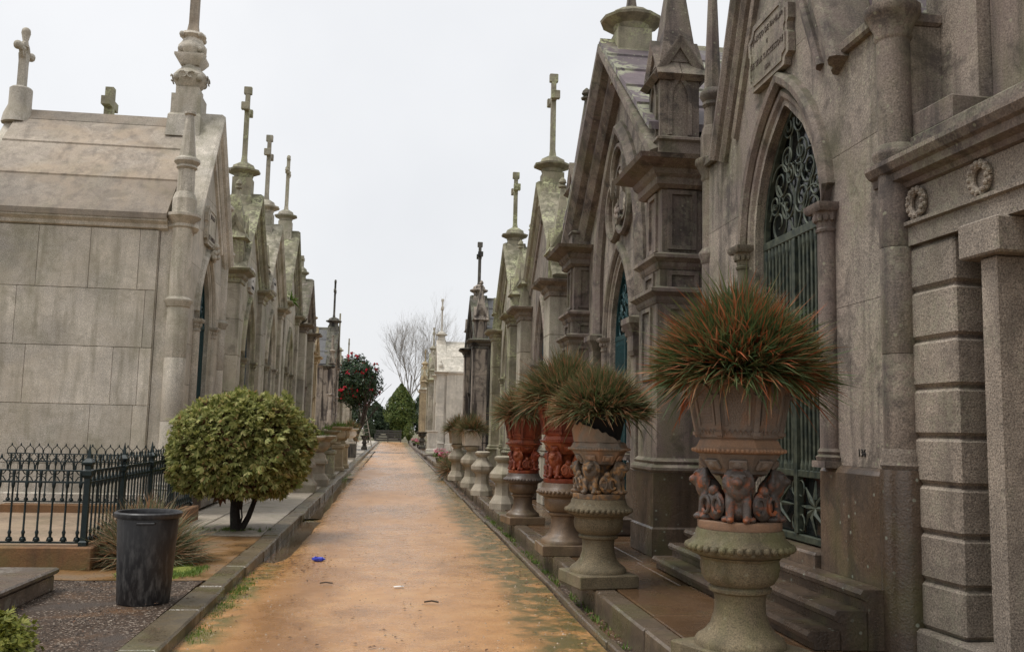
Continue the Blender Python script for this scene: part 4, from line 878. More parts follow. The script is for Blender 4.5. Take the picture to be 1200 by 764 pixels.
def urn(name, label, loc, ped, clay, lion, rz=0., scale=1., broken=False, band=None, grass='grass_urn', gL=(.3, .66), gn=2000, seed=1, ring=None, wide=1., lob=True):
    T = thing(name, label, 'urn', loc, rz, 'lion urns along the right kerb'); T.scale = (scale,)*3
    obj('base', M().box(-.31, .31, -.31, .31, 0, .13, .012), ped, T)
    pe = obj('pedestal', M().lathe(0, 0, [(.285, .13), (.285, .155), (.27, .18), (.225, .21), (.185, .26), (.163, .33), (.158, .40), (.165, .45), (.195, .465), (.2, .485), (.18, .5), (.215, .52), (.24, .56), (.25, .62), (.245, .66), (.26, .68)], 32), ped, T)
    obj('pedestal_rim', M().lathe(0, 0, [(.25, .68), (.31, .70), (.325, .72), (.325, .76), (.3, .785), (.285, .8), (.275, .84), (.27, .85)], 32), ring or ped, pe)
    bd = M().ball((0, 0, 0), .0235, 8, 6).mesh('bead', ring or ped)
    for i in range(38): t = 2*PI*i/38; link('bead', bd, pe, (.327*math.cos(t), .327*math.sin(t), .74))
    pl_ = obj('lion_plate', M().lathe(0, 0, [(.26, .85), (.265, .86), (.265, .9), (.25, .905)], 16), band or lion, T)
    obj('lion_core', M().lathe(0, 0, [(.1, .9), (.075, 1.0), (.08, 1.1), (.13, 1.19), (.2, 1.2)], 12), lion, T)
    for k in range(4):
        t = PI/4+k*PI/2; l = link('lion', LION[lion], T, (.15*math.cos(t), .15*math.sin(t), .903), t+PI/2)
    sh = M(); sh.ball((0, 0, .1), .085, 12, 8, (1, .4, 1.1))
    for s_ in (-1, 1): sh.tube([(s_*(.05+.035*math.cos(q)), -.035, .1+.05*math.sin(q)) for q in [i*PI/5 for i in range(10)]], .012, 6)
    sh.ball((0, -.01, .19), .035, 8, 6); shm = sh.mesh('shield', lion)
    for k in range(4): t = k*PI/2; link('shield', shm, T, (.205*math.cos(t), .205*math.sin(t), .905), t+PI/2)
    b = obj('bowl', M().lathe(0, 0, [(.15, 1.185), (.19, 1.2), (.2, 1.22), (.265, 1.31), (.275, 1.325)], 8, PI/8), clay, T)
    for k in range(8):
        th = k*PI/4; o = link('bowl_panel', bpy.data.meshes.get('bp_'+clay) or M().box(-.055, .055, -.012, .01, 0, .075, .008).ball((0, -.012, .038), .028, 6, 4, (1.2, .5, 1)).mesh('bp_'+clay, clay), b)
        o.location = (.2*math.cos(th), .2*math.sin(th), 1.228); o.rotation_euler = (Matrix.Rotation(th+PI/2, 3, 'Z') @ Matrix.Rotation(.6, 3, 'X')).to_euler()
    obj('pot_band', M().lathe(0, 0, [(.27, 1.325), (.305, 1.335), (.31, 1.355), (.285, 1.37), (.265, 1.41), (.25, 1.42)], 8, PI/8), band or clay, T)
    bd2 = M().ball((0, 0, 0), .013, 6, 4).mesh('pot_bead', band or clay); m2 = M()
    for k in range(8):
        for i in range(8):
            t0, t1 = PI/8+k*PI/4, PI/8+(k+1)*PI/4; q = i/8; m2.ball(((.308*((1-q)*math.cos(t0)+q*math.cos(t1))), (.308*((1-q)*math.sin(t0)+q*math.sin(t1))), 1.348), .013, 6, 4)
    stuff(obj('pot_beading', m2, band or clay, T))
    if not broken:
        p = obj('pot', M().lathe(0, 0, [(.25, 1.415), (.27, 1.43), (.345, 1.80), (.36, 1.815), (.365, 1.85), (.335, 1.855), (.32, 1.83), (.28, 1.6), (.02, 1.6)], 8, PI/8), clay, T)
        pot_panels(p, clay, .268, .345, 1.43, 1.81); zt = 1.82
    else:
        # only a shard of the pot is left: the black inner pot shows
        m = M(); n = 24; hs = []
        for i in range(n+1):
            t = R(-250+190*i/n) ; hgt = .02+.17*max(0, 1-abs(i/n-.5)*2.3)**.8+.012*math.sin(i*2.7); hs.append((t, hgt))
        for (t, h_), (t2, h2) in zip(hs[:-1], hs[1:]):
            rr0, ri0 = .262, .235
            def P_(t_, r_, z_): return (r_*math.cos(t_), r_*math.sin(t_), z_)
            m.add([P_(t, rr0, 1.415), P_(t2, rr0, 1.415), P_(t2, rr0+.16*h2, 1.415+h2), P_(t, rr0+.16*h_, 1.415+h_), P_(t, ri0, 1.415), P_(t2, ri0, 1.415), P_(t2, ri0+.16*h2, 1.415+h2), P_(t, ri0+.16*h_, 1.415+h_)],
                  [(0, 1, 2, 3), (5, 4, 7, 6), (3, 2, 6, 7), (0, 4, 5, 1), (0, 3, 7, 4), (1, 5, 6, 2)])
        obj('broken_pot', m, clay, T)['label'] = 'jagged shard left of the broken clay pot'
        ip = M().lathe(0, 0, [(.19, 1.42), (.21, 1.43), (.275, 1.72), (.295, 1.74), (.295, 1.76), (.27, 1.76), (.25, 1.68), (.02, 1.68)], 24); obj('inner_pot', ip, 'liner_black', T); zt = 1.7
    gp = blades('grass', T, grass, gn, .38*wide, gL, (0, 80), .0105, .12, seed, (0, 0, zt+.0), 4)
    return T
u1 = urn('lion_urn', 'nearest weathered clay urn on pedestal with lions and large spiky grass, before the green door', (2.175, 5.72, .2), 'urn_stone', 'clay_weathered', 'clay_lion', R(22.5), .975, band='clay_band', gn=7500, seed=4, wide=.95, gL=(.42, .62))
u2 = urn('lion_urn', 'urn with its clay pot broken away so the black inner pot shows under grass', (1.95, 8.75, .2), 'urn_stone', 'clay_grey', 'clay_lion_gold', R(10), .93, True, None, 'grass_olive', seed=9, gn=4600, wide=1.1, gL=(.3, .46))
u3 = urn('lion_urn', 'orange-red terracotta urn on brown pedestal, half hidden behind the broken urn', (2.03, 10.95, .2), 'urn_stone_brown', 'clay_red', 'clay_red', R(0), .96, False, None, 'grass_olive', seed=13, gn=3600, gL=(.44, .66), wide=1.1)
u4 = urn('lion_urn', 'farther orange-red terracotta urn on dark square-based pedestal, beside the low pale pedestals', (2.03, 14.45, .2), 'urn_stone_brown', 'clay_red', 'clay_red', R(8), .9, False, None, 'grass_olive', ring='urn_stone_dark', seed=17, gn=3000, gL=(.4, .56))

# ================================================================== low pedestals, planters, other urns
def octo_pedestal(name, label, loc, h=.92, mat='pedestal_stone', grp='low pale pedestals by the right kerb', s=1.):
    T = thing(name, label, 'pedestal', loc, R(10), grp); k = h/.92; T.scale = (s*k, s*k, k)
    obj('base', M().lathe(0, 0, [(.235, 0), (.235, .1), (.2, .16), (.15, .24), (.135, .4), (.15, .45)], 8, PI/8), mat, T)
    obj('shaft', M().lathe(0, 0, [(.15, .45), (.22, .5), (.24, .54), (.24, .61), (.2, .66), (.13, .74), (.1, .8)], 8, PI/8), mat, T)
    obj('cap', M().lathe(0, 0, [(.1, .8), (.15, .84), (.165, .86), (.165, .9), (.12, .92)], 12), mat, T)
    return T
octo_pedestal('low_pedestal', 'low pale stone pedestal with bare cap, next to the red terracotta urn', (2.03, 17.1, .2), .95)
octo_pedestal('low_pedestal', 'low pale stone pedestal with bare cap, between another one and a square planter', (1.98, 20.6, .2), .95)
for nm, lab, plab, loc, sd_ in (('planter_pedestal', 'pale stone pedestal carrying the nearer square grass planter', 'square white planter box with olive grass, nearer of the two', (1.97, 23.4, .2), 31), ('planter_pedestal', 'pale stone pedestal carrying the farther square grass planter', 'square stained planter box with olive grass, farther of the two', (1.84, 26.6, .2), 33)):
    octo_pedestal(nm, lab, loc, 1.02, grp='pedestals under the square planters')
    q = thing('square_planter', plab, 'planter', (loc[0], loc[1], loc[2]+1.022), R(6), 'square planters on the right')
    obj('box', M().loft([[(x*a_, y_*a_, z_) for x, y_ in ((-1, -1), (1, -1), (1, 1), (-1, 1))] for a_, z_ in ((.2, 0), (.23, .36), (.245, .37), (.245, .4), (.2, .4), (.19, .3))]), 'stone_white' if sd_ == 31 else 'pedestal_stone', q)
    blades('grass', q, 'grass_olive', 1300, .3, (.3, .52), (0, 88), .009, .1, sd_, (0, 0, .36), 3)
def basin(name, label, loc, kind=0, mat='pedestal_stone', grp='urns along the left kerb', s=1., plant='weed', pl_n=160, ph=(.06, .2)):
    T = thing(name, label, 'urn', loc, 0, grp); T.scale = (s,)*3
    if kind == 0:
        obj('base', M().rects(0, 0, [(.26, .26, 0), (.26, .26, .16), (.2, .2, .25), (.16, .16, .3), (.15, .15, .5)]), mat, T)
        obj('stem', M().rects(0, 0, [(.15, .15, .5), (.22, .22, .54), (.22, .22, .6), (.18, .18, .66), (.16, .16, .74), (.1, .1, .82)]), mat, T)
        obj('bowl', M().lathe(0, 0, [(.1, .8), (.2, .86), (.27, .94), (.28, 1.0), (.26, 1.06), (.31, 1.12), (.4, 1.16), (.42, 1.2), (.4, 1.22), (.36, 1.2), (.3, 1.12), (.02, 1.12)], 20), mat, T); zt = 1.14
    else:
        obj('base', M().rects(0, 0, [(.24, .24, 0), (.24, .24, .08), (.2, .2, .12), (.19, .19, .6), (.23, .23, .63), (.23, .23, .7), (.15, .15, .72)]), mat, T)
        obj('bowl', M().lathe(0, 0, [(.1, .71), (.14, .74), (.1, .8), (.12, .84), (.22, .9), (.25, 1.0), (.23, 1.1), (.27, 1.14), (.33, 1.18), (.33, 1.22), (.26, 1.2), (.02, 1.16)], 20), mat, T); zt = 1.16
    if pl_n: blades('plants', T, plant, pl_n, .28, ph, (0, 70), .014, .2, int(loc[1]*10), (0, 0, zt), 3)
    return T
basin('stone_urn', 'pale wide-rimmed stone urn nearest the round bush, low plants inside', (-1.98, 22.3, .105), 0, s=1.05)
basin('stone_urn', 'second pale wide-rimmed stone urn from the round bush', (-1.86, 24.6, .105), 0, s=1.05, pl_n=90)
basin('stone_urn', 'mossy stone urn with square shaft, third from the round bush', (-1.9, 28.4, .105), 1, 'granite_mossy', s=1.15, pl_n=60)
basin('stone_urn', 'yellowish stone urn with square shaft and a tuft of weeds, fourth from the bush', (-1.92, 33.2, .105), 1, 'stone_ochre', s=1.25)
basin('stone_urn', 'yellowish stone urn with square shaft, last of the close-set left urns', (-1.88, 35.8, .105), 1, 'stone_ochre', s=1.25, pl_n=120)
w6 = basin('white_urn', 'small white urn on dark plinth holding a rounded olive grass tuft', (-1.95, 44.5, .105), 1, 'stone_white', grp='urns along the left kerb', s=1.2, plant='grass_olive', pl_n=700, ph=(.2, .5))
obj('plinth', M().box(-.26, .26, -.26, .26, .1, .62, .01), 'granite_black', w6)
T = thing('grass_mound', 'wide olive grass tuft in a low box beneath the camellia', 'plant', (-2.5, 50.5, .1)); obj('box', M().box(-.5, .5, -.5, .5, 0, .9, .02), 'granite_grey', T); blades('grass', T, 'grass_olive', 1300, .5, (.4, .9), (0, 95), .02, .2, 77, (0, 0, .9), 3)
basin('dark_urn', 'low dark urn beside the ladder at the far left', (-1.9, 66, .105), 0, 'granite_black', grp='dark urns near the gate', s=.8, pl_n=60)
basin('dark_urn', 'low dark urn by the far right kerb, before the mossy mausoleum', (2.1, 67, .2), 0, 'granite_black', grp='dark urns near the gate', s=1., pl_n=0)
T = thing('white_pedestal', 'short panelled white stone pedestal at the corner of the white mausoleum', 'pedestal', (2.55, 60.5, .2)); obj('shaft', M().rects(0, 0, [(.38, .38, 0), (.38, .38, .12), (.32, .32, .16), (.32, .32, 1.2), (.38, .38, 1.26), (.38, .38, 1.34)]), 'stone_white', T); obj('panel', M().box(-.22, .22, -.335, -.315, .3, 1.1, .01), 'stone_white', T)
T = thing('grave_slab', 'flat grey grave slab on the ground before the white mausoleum', 'grave', (2.35, 52, .198)); obj('slab', M().box(-.45, .55, -1.6, 1.6, 0, .16, .02), 'granite_grey', T); obj('step', M().box(-.62, .7, -1.8, 1.8, 0, .07, .01), 'kerb_wet', T)
T = thing('leaning_bush', 'brownish drooping grass clump behind the pink flowers at the right kerb', 'plant', (1.95, 30.5, .2)); blades('grass', T, 'grass_pale', 1100, .2, (.5, 1.1), (0, 60), .014, .35, 91, None, 4)
def flower_pot(loc, lab, sd_, nf=26):
    T = thing('flower_pot', lab, 'flower pot', loc, 0, 'pots of pink flowers by the right kerb'); obj('pot', M().lathe(0, 0, [(.12, 0), (.17, .24), (.19, .26), (.16, .26), (.02, .22)], 14), 'pot_dark', T)
    rn = random.Random(sd_); P1 = []; P2 = []
    for i in range(420):
        d = Vector((rn.gauss(0, 1), rn.gauss(0, 1), abs(rn.gauss(0, 1)))).normalized()*rn.uniform(.12, .3); P1.append((d.x, d.y, .3+d.z, d.x, d.y, d.z))
    leaves('foliage', T, 'weed', P1, .07, sd_)
    for i in range(nf*6):
        d = Vector((math.sin((i//6)*2.4)*.22, math.cos((i//6)*2.4)*.22, .1+.2*((i//6)*.37 % 1))); P2.append((d.x+rn.gauss(0, .02), d.y+rn.gauss(0, .02), .32+d.z+rn.gauss(0, .02), *(rn.gauss(0, 1) for _ in range(3))))
    leaves('flowers', T, 'flower_pink', P2, .07, sd_+1, .9)
flower_pot((1.88, 33.2, .2), 'pot of deep pink flowers by the right kerb, nearest one', 5); flower_pot((1.95, 38.5, .2), 'pot of pink flowers behind the nearest pink one', 6); flower_pot((2.0, 71, .2), 'small pot of pale pink flowers far down the right kerb', 7, 34); flower_pot((1.85, 79, .2), 'small pot of whitish flowers farthest down the right kerb', 8, 34)

# --- small dark iron railing before the black-stained mausoleum
T = thing('iron_railing', 'short black wrought iron railing with spikes before the black-stained mausoleum', 'railing', (2.35, 29.4, .2)); 
obj('rail', M().box(-.05, 1.0, -.012, .012, .14, .17), 'iron_black', T); obj('rail', M().box(-.05, 1.0, -.012, .012, 1.0, 1.03), 'iron_black', T)
sm_ = M().lathe(0, 0, [(.014, 0), (.014, 1.18), (.034, 1.2), (.002, 1.34)], 6); sme = sm_.mesh('spike', 'iron_black')
for i in range(9): link('spike', sme, T, (i*.118, 0, 0))

# ================================================================== left foreground
T = thing('dustbin', 'tall black plastic dustbin with side handles standing on wet gravel', 'bin', (-2.03, 8.4, .1)); T.scale = (.94, .94, .92)
obj('body', M().lathe(0, 0, [(.215, 0), (.225, .015), (.265, .79), (.262, .80), (.252, .795), (.212, .03), (.02, .03)], 40), 'bin_plastic', T)
obj('rim', M().lathe(0, 0, [(.266, .765), (.285, .77), (.292, .79), (.292, .81), (.28, .822), (.262, .82), (.254, .80), (.256, .77)], 40), 'bin_plastic', T)
for s in (-1, 1):
    t = R(-80) if s < 0 else R(100)
    h = obj('handle', M().tube([(-.075, 0, 0), (-.07, -.05, .0), (.07, -.05, 0), (.075, 0, 0)], .009, 6), 'bin_plastic', T, (.262*math.cos(t), .262*math.sin(t), .735), t+PI/2); h.data.transform(Matrix.Scale(1, 4))
T = thing('spiky_plant', 'pale spiky grass plant with dry brown leaves behind the dustbin', 'plant', (-2.6, 10.75, .1)); blades('grass', T, 'grass_pale', 2600, .44, (.42, .78), (0, 78), .009, .16, 41, None, 4)
# round clipped bush
T = thing('clipped_bush', 'round clipped golden-green conifer bush on short dark stems', 'bush', (-2.14, 13.95, .1))
rn = random.Random(5); P1 = []; P2 = []
def lump(d):
    sq = (abs(d.x)**2.6+abs(d.y)**2.6+abs(d.z)**2.6)**(-1/2.6)
    return sq*(.97+.13*mnoise.noise(d*2.1)+.10*mnoise.noise(d*5))
while len(P1) < 11500:
    d = Vector((rn.gauss(0, 1), rn.gauss(0, 1), rn.gauss(0, 1))).normalized(); q = d*lump(d)*(rn.uniform(.8, 1.0) if rn.random() > .03 else rn.uniform(1, 1.08))
    x, y_, z_ = q.x*.96, q.y*.93, q.z*.78
    if z_ < -.66+.1*rn.random(): continue
    P1.append((x, y_, 1.17+z_, d.x, d.y, d.z+.15))
for i in range(2500):
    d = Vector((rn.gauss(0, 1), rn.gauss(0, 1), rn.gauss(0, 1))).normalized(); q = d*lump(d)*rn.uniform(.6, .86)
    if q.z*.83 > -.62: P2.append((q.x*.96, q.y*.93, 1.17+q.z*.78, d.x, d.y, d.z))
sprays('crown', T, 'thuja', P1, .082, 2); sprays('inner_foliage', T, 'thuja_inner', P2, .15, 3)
tk = M(); 
for pts, r_ in ([[(-.02, 0, 0), (-.05, 0, .25), (-.06, .02, .6), (-.2, 0, 1.2)], .085], [[(.04, 0, 0), (.14, .02, .2), (.24, .0, .5), (.4, 0, 1.1)], .05], [[(0, .02, .3), (.02, .1, .7), (.1, .3, 1.3)], .05], [[(.02, -.02, .02), (.06, -.05, .2), (.05, -.06, .3)], .015]): tk.tube(pts, [r_, r_*.85, r_*.7, r_*.4][:len(pts)], 8)
obj('trunk', tk, 'bark_black', T)
# low shrub in the corner
T = thing('low_shrub', 'low bright green shrub in the bottom left corner', 'shrub', (-2.66, 6.3, .1)); rn = random.Random(15); P1 = []
for i in range(5200):
    d = Vector((rn.gauss(0, 1), rn.gauss(0, 1), abs(rn.gauss(0, 1)))).normalized()*(1+.25*mnoise.noise(Vector((i*.37, 1, 2))))*rn.uniform(.55, 1.05); P1.append((d.x*.46, d.y*.46, .05+d.z*.28, d.x, d.y, d.z))
sprays('crown', T, 'shrub_leaf', P1, .042, 8)
# low tomb
T = thing('low_tomb', 'low dark wet tomb slab at the left edge before the fence', 'tomb', (-3.95, 7.75, .09)); obj('kerb', M().box(-1., 1.0, -1.4, 1.25, 0, .15, .015), 'tomb_stone', T); obj('slab', M().box(-1.03, 1.03, -1.43, 1.28, .152, .205, .015), 'tomb_stone', T)
# green iron fence on a low kerb wall
FX0, FX1, FY0, FY1 = -5.9, -3.12, 10.3, 15.45
wl = thing('plot_wall', 'low rust-stained plinth wall under the green iron fence', 'wall', (0, 0, .09))
for x0, x1, y0, y1 in ((FX0, FX1+.12, FY0-.13, FY0+.13), (FX1-.12, FX1+.12, FY0+.135, FY1+.1), (FX0, FX1-.125, FY1-.12, FY1+.1)): obj('plinth', M().box(x0, x1, y0, y1, 0, .235, .012), 'plinth_rust', wl)
y = FY0+.14; struct(sheet('plot_floor', FX0, FX1-.12, FY0+.13, FY1-.12, 20, 30, .2, .006, 'plot_paving'))
fe = thing('iron_fence', 'dark green cast iron fence with turned balusters and looped cresting, low at left', 'fence', (0, 0, .325)); fe.scale.z = .8
bal = M().lathe(0, 0, [(.016, .05), (.03, .06), (.03, .09), (.018, .1), (.018, .14), (.026, .17), (.014, .2), (.0125, .72), (.022, .75), (.026, .79), (.018, .82), (.018, .9), (.024, .93), (.016, .96)], 8); bal.tube([(-.04, 0, .06), (-.03, 0, .1), (0, 0, .12), (.03, 0, .1), (.04, 0, .06)], .008, 5)
bal.v = [(x*.8, y_*.8, z_) for x, y_, z_ in bal.v]; bme = bal.mesh('baluster', 'iron_green')
def loopc(): 
    m = M(); m.tube([(-.062, 0, .965), (-.06, 0, 1.02), (-.05, 0, 1.06), (-.02, 0, 1.09), (0, 0, 1.125), (.02, 0, 1.09), (.05, 0, 1.06), (.06, 0, 1.02), (.062, 0, .965)], .0075, 5)
    m.tube([(-.055, 0, .82), (-.03, 0, .87), (0, 0, .89), (.03, 0, .87), (.055, 0, .82)], .0065, 5); m.tube([(-.05, 0, .945), (-.03, 0, .91), (0, 0, .895), (.03, 0, .91), (.05, 0, .945)], .0065, 5); m.lathe(0, 0, [(.009, 1.1), (.013, 1.125), (.003, 1.16)], 6); return m
cme = loopc().mesh('cresting_loop', 'iron_green')
def run(x0, y0, x1, y1):
    L = math.hypot(x1-x0, y1-y0); n = round(L/.135); a_ = math.atan2(y1-y0, x1-x0)
    for zb, zt, hw in ((.03, .055, .014), (.795, .82, .014), (.945, .965, .012)):
        o = obj('rail', M().box(0, L, -hw, hw, zb, zt, .003), 'iron_green', fe, (x0, y0, 0), a_)
    for i in range(n):
        t = (i+.5)/n; p = (x0+(x1-x0)*t, y0+(y1-y0)*t, 0); link('baluster', bme, fe, p, a_); link('cresting_loop', cme, fe, p, a_)
run(FX0, FY0, FX1, FY0); run(FX1, FY0, FX1, FY1); run(FX0, FY1, FX1, FY1)
pst = M().rects(0, 0, [(.04, .04, 0), (.04, .04, .05), (.028, .028, .07), (.028, .028, .86), (.045, .045, .9), (.045, .045, .96), (.03, .03, .98), (.03, .03, 1.02), (.05, .05, 1.05), (.05, .05, 1.07), (.022, .022, 1.12), (.002, .002, 1.3)]).mesh('post', 'iron_green')
for p in ((FX1, FY0), (FX1, FY1), (FX1, (FY0+FY1)/2), (FX1, FY0*.75+FY1*.25), (FX1, FY0*.25+FY1*.75), (FX0, FY0)): link('post', pst, fe, (p[0], p[1], 0))

# ================================================================== far end
T = thing('camellia_tree', 'dense dark camellia tree dotted with red flowers on the left', 'tree', (-2.55, 63, .1)); rn = random.Random(25); P1 = []; P2 = []
for i in range(8000):
    d = Vector((rn.gauss(0, 1), rn.gauss(0, 1), rn.gauss(0, 1))).normalized(); k = rn.uniform(.62, 1.0)*(1+.3*mnoise.noise(d*1.8+Vector((4, 0, 0)))+.2*mnoise.noise(d*5)); P1.append((d.x*k*1.6, d.y*k*1.6, 4.45+d.z*k*1.75, d.x, d.y, d.z))
    if i % 60 == 0 and mnoise.noise(d*2.2) > -.25:
        for j in range(9): P2.append((d.x*k*1.65+rn.gauss(0, .05), d.y*k*1.65+rn.gauss(0, .05), 4.5+d.z*k*1.75+rn.gauss(0, .05), *(rn.gauss(0, 1) for _ in range(3))))
leaves('crown', T, 'camellia_leaf', P1, .22, 4); leaves('flowers', T, 'camellia_flower', P2, .16, 5, .9)
m = M(); branch_tree(m, Vector((0, 0, 0)), Vector((0, 0, 1)), 3., .13, 3, random.Random(2), .4, .2); obj('trunk', m, 'bark', T)
T = thing('ladder', 'tall grey wooden ladder leaning up into the camellia', 'ladder', (-1.75, 74, .1), R(20)); T.rotation_euler = (R(-6), R(-11), R(15))
for s in (-1, 1): obj('stile', M().box(s*.2-.03, s*.2+.03, -.03, .03, 0, 3.2), 'wood_ladder', T)
rme = M().box(-.17, .17, -.018, .018, -.018, .018).mesh('rung', 'wood_ladder')
for i in range(10): link('rung', rme, T, (0, 0, .25+i*.31))
T = thing('end_gate', 'low dark slatted gate closing the far end of the path', 'gate', (-.5, 111, 0))
for i in range(5): obj('bar', M().box(-1.5, 1.5, -.03, .03, .12+i*.27, .32+i*.27), 'gate_metal', T)
for x in (-1.5, 0, 1.5): obj('post', M().box(x-.06, x+.06, -.08, -.032, 0, 1.5), 'gate_metal', T)
def cone_tree(label, loc, r, h, mat, n, size, sd_, name='conifer_tree', power=1.):
    T = thing(name, label, 'tree', loc); rn = random.Random(sd_); P1 = []
    for i in range(n):
        t = rn.random(); ph = rn.uniform(0, 2*PI); prof = (math.sin(min(1, t*1.35+.12)*PI*.5+.0) if t < .3 else (1-((t-.3)/.7)**power))*(.97 if t > .02 else .8)
        d = Vector((math.cos(ph), math.sin(ph), .4)); k = r*prof*rn.uniform(.55, 1.)*(1+.25*mnoise.noise(Vector((math.cos(ph)*1.5, math.sin(ph)*1.5, t*6+sd_)))); P1.append((d.x*k, d.y*k, .3+t*h, *d))
    leaves('crown', T, mat, P1, size, sd_); m = M(); m.tube([(0, 0, 0), (0, 0, h*.5), (.05, 0, h*.9)], [r*.1, r*.07, .02], 7); obj('trunk', m, 'bark', T)
cone_tree('bushy bright green conifer standing just beyond the gate', (1.0, 128, 0), 2.5, 7.3, 'conifer', 7000, .4, 3, power=2.3)
cone_tree('dark evergreen tree behind the gate, left of the bright conifer', (-2.6, 142, 0), 2.6, 5.2, 'dark_leaf', 3200, .5, 6, 'evergreen_tree', 2.2)
cone_tree('dark evergreen tree partly behind the ladder and camellia', (-6.2, 138, 0), 2.8, 6.2, 'dark_leaf', 3200, .5, 7, 'evergreen_tree', 2.2)
cone_tree('small dark evergreen directly behind the gate', (-.2, 150, 0), 2.6, 4.6, 'dark_leaf', 2600, .5, 8, 'evergreen_tree', 2.4)
cone_tree('dark rounded evergreen showing between bright conifer and right row', (5.0, 150, 0), 3.2, 7.5, 'dark_leaf', 2600, .6, 9, 'evergreen_tree', 2.)
cone_tree('low green bush at the right end of the gate', (1.75, 100, .1), .7, 2.0, 'conifer', 900, .2, 10, 'end_bush', 2.5)
cone_tree('low green bush at the left end of the gate', (-2.4, 96, .1), .8, 2.2, 'dark_leaf', 900, .2, 12, 'end_bush', 2.5)
for lab, loc, h, sd_, k_ in (('big leafless tree with fine spreading twigs above the far conifer', (2.3, 150, 0), 4.8, 21, 2.15), ('second leafless tree, behind the white mausoleum cross', (7.2, 158, 0), 4.6, 22, 1.95)):
    T = thing('bare_tree', lab, 'tree', loc, 0, 'leafless trees at the far end'); m = M(); branch_tree(m, Vector((0, 0, 0)), Vector((0, 0, 1)), h, .085, 6, random.Random(sd_), .42, .22, 3); obj('branches', m, 'branch_grey', T); T.scale = (k_,)*3

# ================================================================== small things
T = thing('cornice_weed', 'tuft of green weeds growing on a left mausoleum cornice', 'plant', (-3.42, 30.4, 5.56)); blades('leaves', T, 'weed', 160, .15, (.15, .45), (0, 80), .03, .3, 3, None, 3)
bs = M().ball((0, 0, .03), .06, 10, 7, (1.5, .8, .5)); bs.v = [(x+.025*mnoise.noise((x*30, y_*30, z_*30)), y_+.025*mnoise.noise((y_*30, z_*30, 5)), max(.0, z_+.022*mnoise.noise((z_*40, x*40, 9)))) for x, y_, z_ in bs.v]; bs.sm = False
tag(obj('blue_scrap', bs, 'plastic_blue', None, (-.82, 11.65, -.004), .3), 'crumpled scrap of blue plastic on the wet path', 'litter')
for lab, loc, rz in (('scrap of white paper on the path right of centre', (.12, 9.75, .012), .4), ('scrap of white paper on the gravel by the tomb', (-3.0, 8.9, .115), .1)):
    tag(obj('paper_scrap', M().box(-.05, .05, -.02, .02, 0, .008, .002), 'paper_white', None, loc, rz), lab, 'litter')
tag(obj('twig', M().tube([(-.06, 0, .01), (0, .02, .016), (.07, .0, .01)], .007, 5), 'bark', None, (-.62, 9.95, .005)), 'short dark twig on the path near the blue scrap', 'twig')
tag(obj('twig', M().tube([(-.07, 0, .01), (0, .015, .018), (.06, -.01, .01)], .008, 5), 'bark', None, (.42, 8.9, .005)), 'short brown twig at the centre of the path', 'twig')
rn = random.Random(61); P1 = []
for i in range(520):
    if rn.random() < .45: x, y_ = rn.gauss(-1.1, .25), rn.gauss(11.3, .6)
    else: x, y_ = rn.uniform(-1.4, 1.5), 5+rn.random()**1.6*30
    P1.append((max(-1.4, min(1.55, x)), y_, .018, 0, 0, 2.5))
for i in range(260): P1.append((rn.uniform(-3.4, -1.6), rn.uniform(5, 13), .13, 0, 0, 2.5))
for i in range(420): q_ = rn.uniform(5.5, 30); P1.append((rn.choice((-1.42+abs(rn.gauss(0, .12)), 1.58-abs(rn.gauss(0, .12)))), q_, .016, 0, 0, 2.5))
for i in range(200): P1.append((rn.uniform(1.6, 1.84), rn.uniform(5, 22), .02, 0, 0, 2.5))
o = leaves('leaf_litter', None, 'leaf_litter', P1, .035, 9, .6); o['label'] = 'scattered dead leaves and crumbs on path and pavement'; o['category'] = 'leaves'
def tufts(name, label, spots, sd_, n=14, L=(.02, .07)):
    rn = random.Random(sd_); v = []; f = []
    for (x, y_, z_) in spots:
        for i in range(n):
            a_ = rn.uniform(0, 6.28); l = rn.uniform(*L); th = rn.uniform(0, .9); bx, by = x+rn.gauss(0, .03), y_+rn.gauss(0, .05); k = len(v); w = .005
            v += [(bx-w*math.sin(a_), by+w*math.cos(a_), z_), (bx+w*math.sin(a_), by-w*math.cos(a_), z_), (bx+l*math.sin(th)*math.cos(a_), by+l*math.sin(th)*math.sin(a_), z_+l*math.cos(th))]; f.append((k, k+1, k+2))
    o = stuff(raw(name, v, f, 'weed')); o['label'] = label; o['category'] = 'grass'
rn = random.Random(71)
tufts('gutter_grass', 'short green grass along the foot of the left kerb', [(-1.47+abs(rn.gauss(0, .06)), rn.choice((rn.gauss(7.6, .25), rn.gauss(8.5, .3), rn.gauss(9.6, .4), rn.gauss(31, 2))), .0) for i in range(150)], 1, 12, (.01, .035))
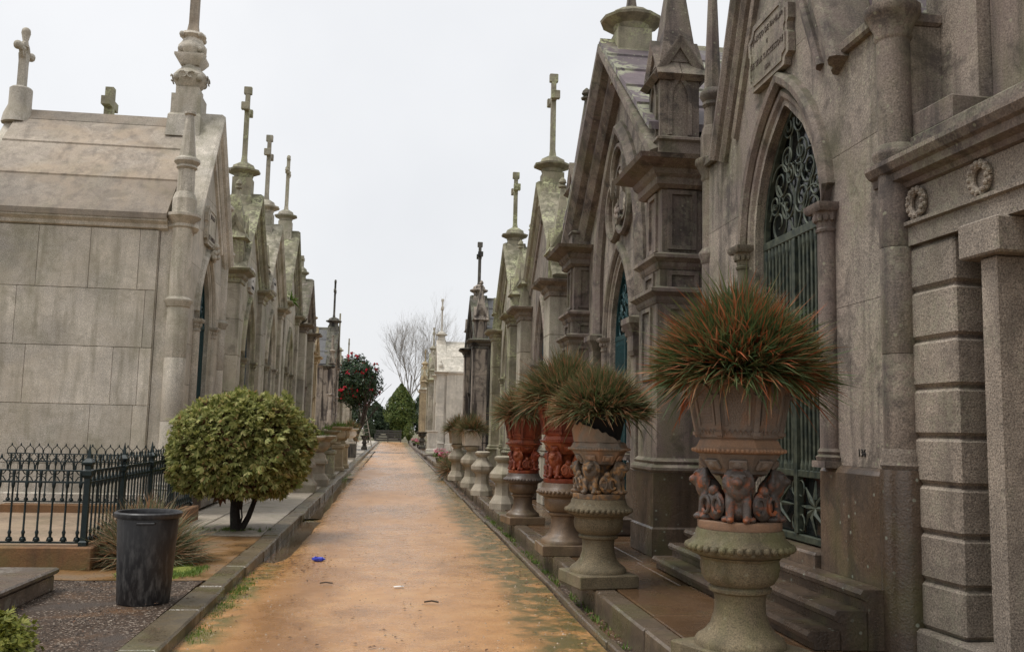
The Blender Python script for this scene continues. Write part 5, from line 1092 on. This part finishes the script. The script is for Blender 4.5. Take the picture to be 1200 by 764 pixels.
tufts('kerb_grass', 'tiny green weeds in the right gutter and kerb joints', [(1.84-abs(rn.gauss(0, .04)), rn.uniform(5.5, 18), -.01) for i in range(90)], 2)
tufts('moss_grass', 'bright short grass on the mossy patch beside the dustbin', [(rn.uniform(-2.62, -1.88), rn.uniform(9.65, 10.4), .11) for i in range(300)], 3, 10, (.015, .045))
tufts('bush_grass', 'sparse weeds at the foot of the round bush', [(rn.gauss(-2.3, .35), rn.gauss(14.0, .15), .1) for i in range(40)], 4)
tufts('tomb_grass', 'green weeds along the edge of the low tomb', [(-3.17+abs(rn.gauss(0, .03)), rn.uniform(6.3, 8.8), .09) for i in range(90)], 5)

def grit(name, label, spots, sizes, sd_, mat):
    rn = random.Random(sd_); v = []; f = []
    for (x, y_, z_) in spots:
        r_ = rn.choice(sizes)*rn.uniform(.6, 1.3); k = len(v); a_ = rn.uniform(0, 6.28)
        for i in range(4): v.append((x+r_*rn.uniform(.6, 1.2)*math.cos(a_+i*PI/2), y_+r_*rn.uniform(.6, 1.2)*math.sin(a_+i*PI/2), z_))
        v.append((x, y_, z_+r_*rn.uniform(.5, 1.))); f += [(k+i, k+(i+1) % 4, k+4) for i in range(4)]
    o = stuff(raw(name, v, f, mat)); o['label'] = label; o['category'] = 'gravel'
rn = random.Random(81); sp_ = []
for i in range(5200):
    x, y_ = rn.uniform(-1.45, 1.6), 4.6+rn.random()**1.7*22
    if abs(x) < 1.1 and rn.random() < .35: continue
    sp_.append((x, y_, path_z(x, y_)-.001))
plain('grit_stone', (.24, .13, .065), .7, 0, .5, 25, c2=(.5, .4, .3))
grit('path_grit', 'loose orange-brown grit lying on the wet path', sp_, (.003, .005, .007, .012), 1, 'grit_stone')
plain('gravel_stone', (.05, .034, .024), .7, 0, .5, 25, c2=(.13, .095, .07))
grit('plot_gravel', 'loose dark gravel around the dustbin', [(rn.uniform(-4.2, -1.86), rn.uniform(5, 9.5), .096) for i in range(7000)], (.004, .006, .008, .012), 2, 'gravel_stone')
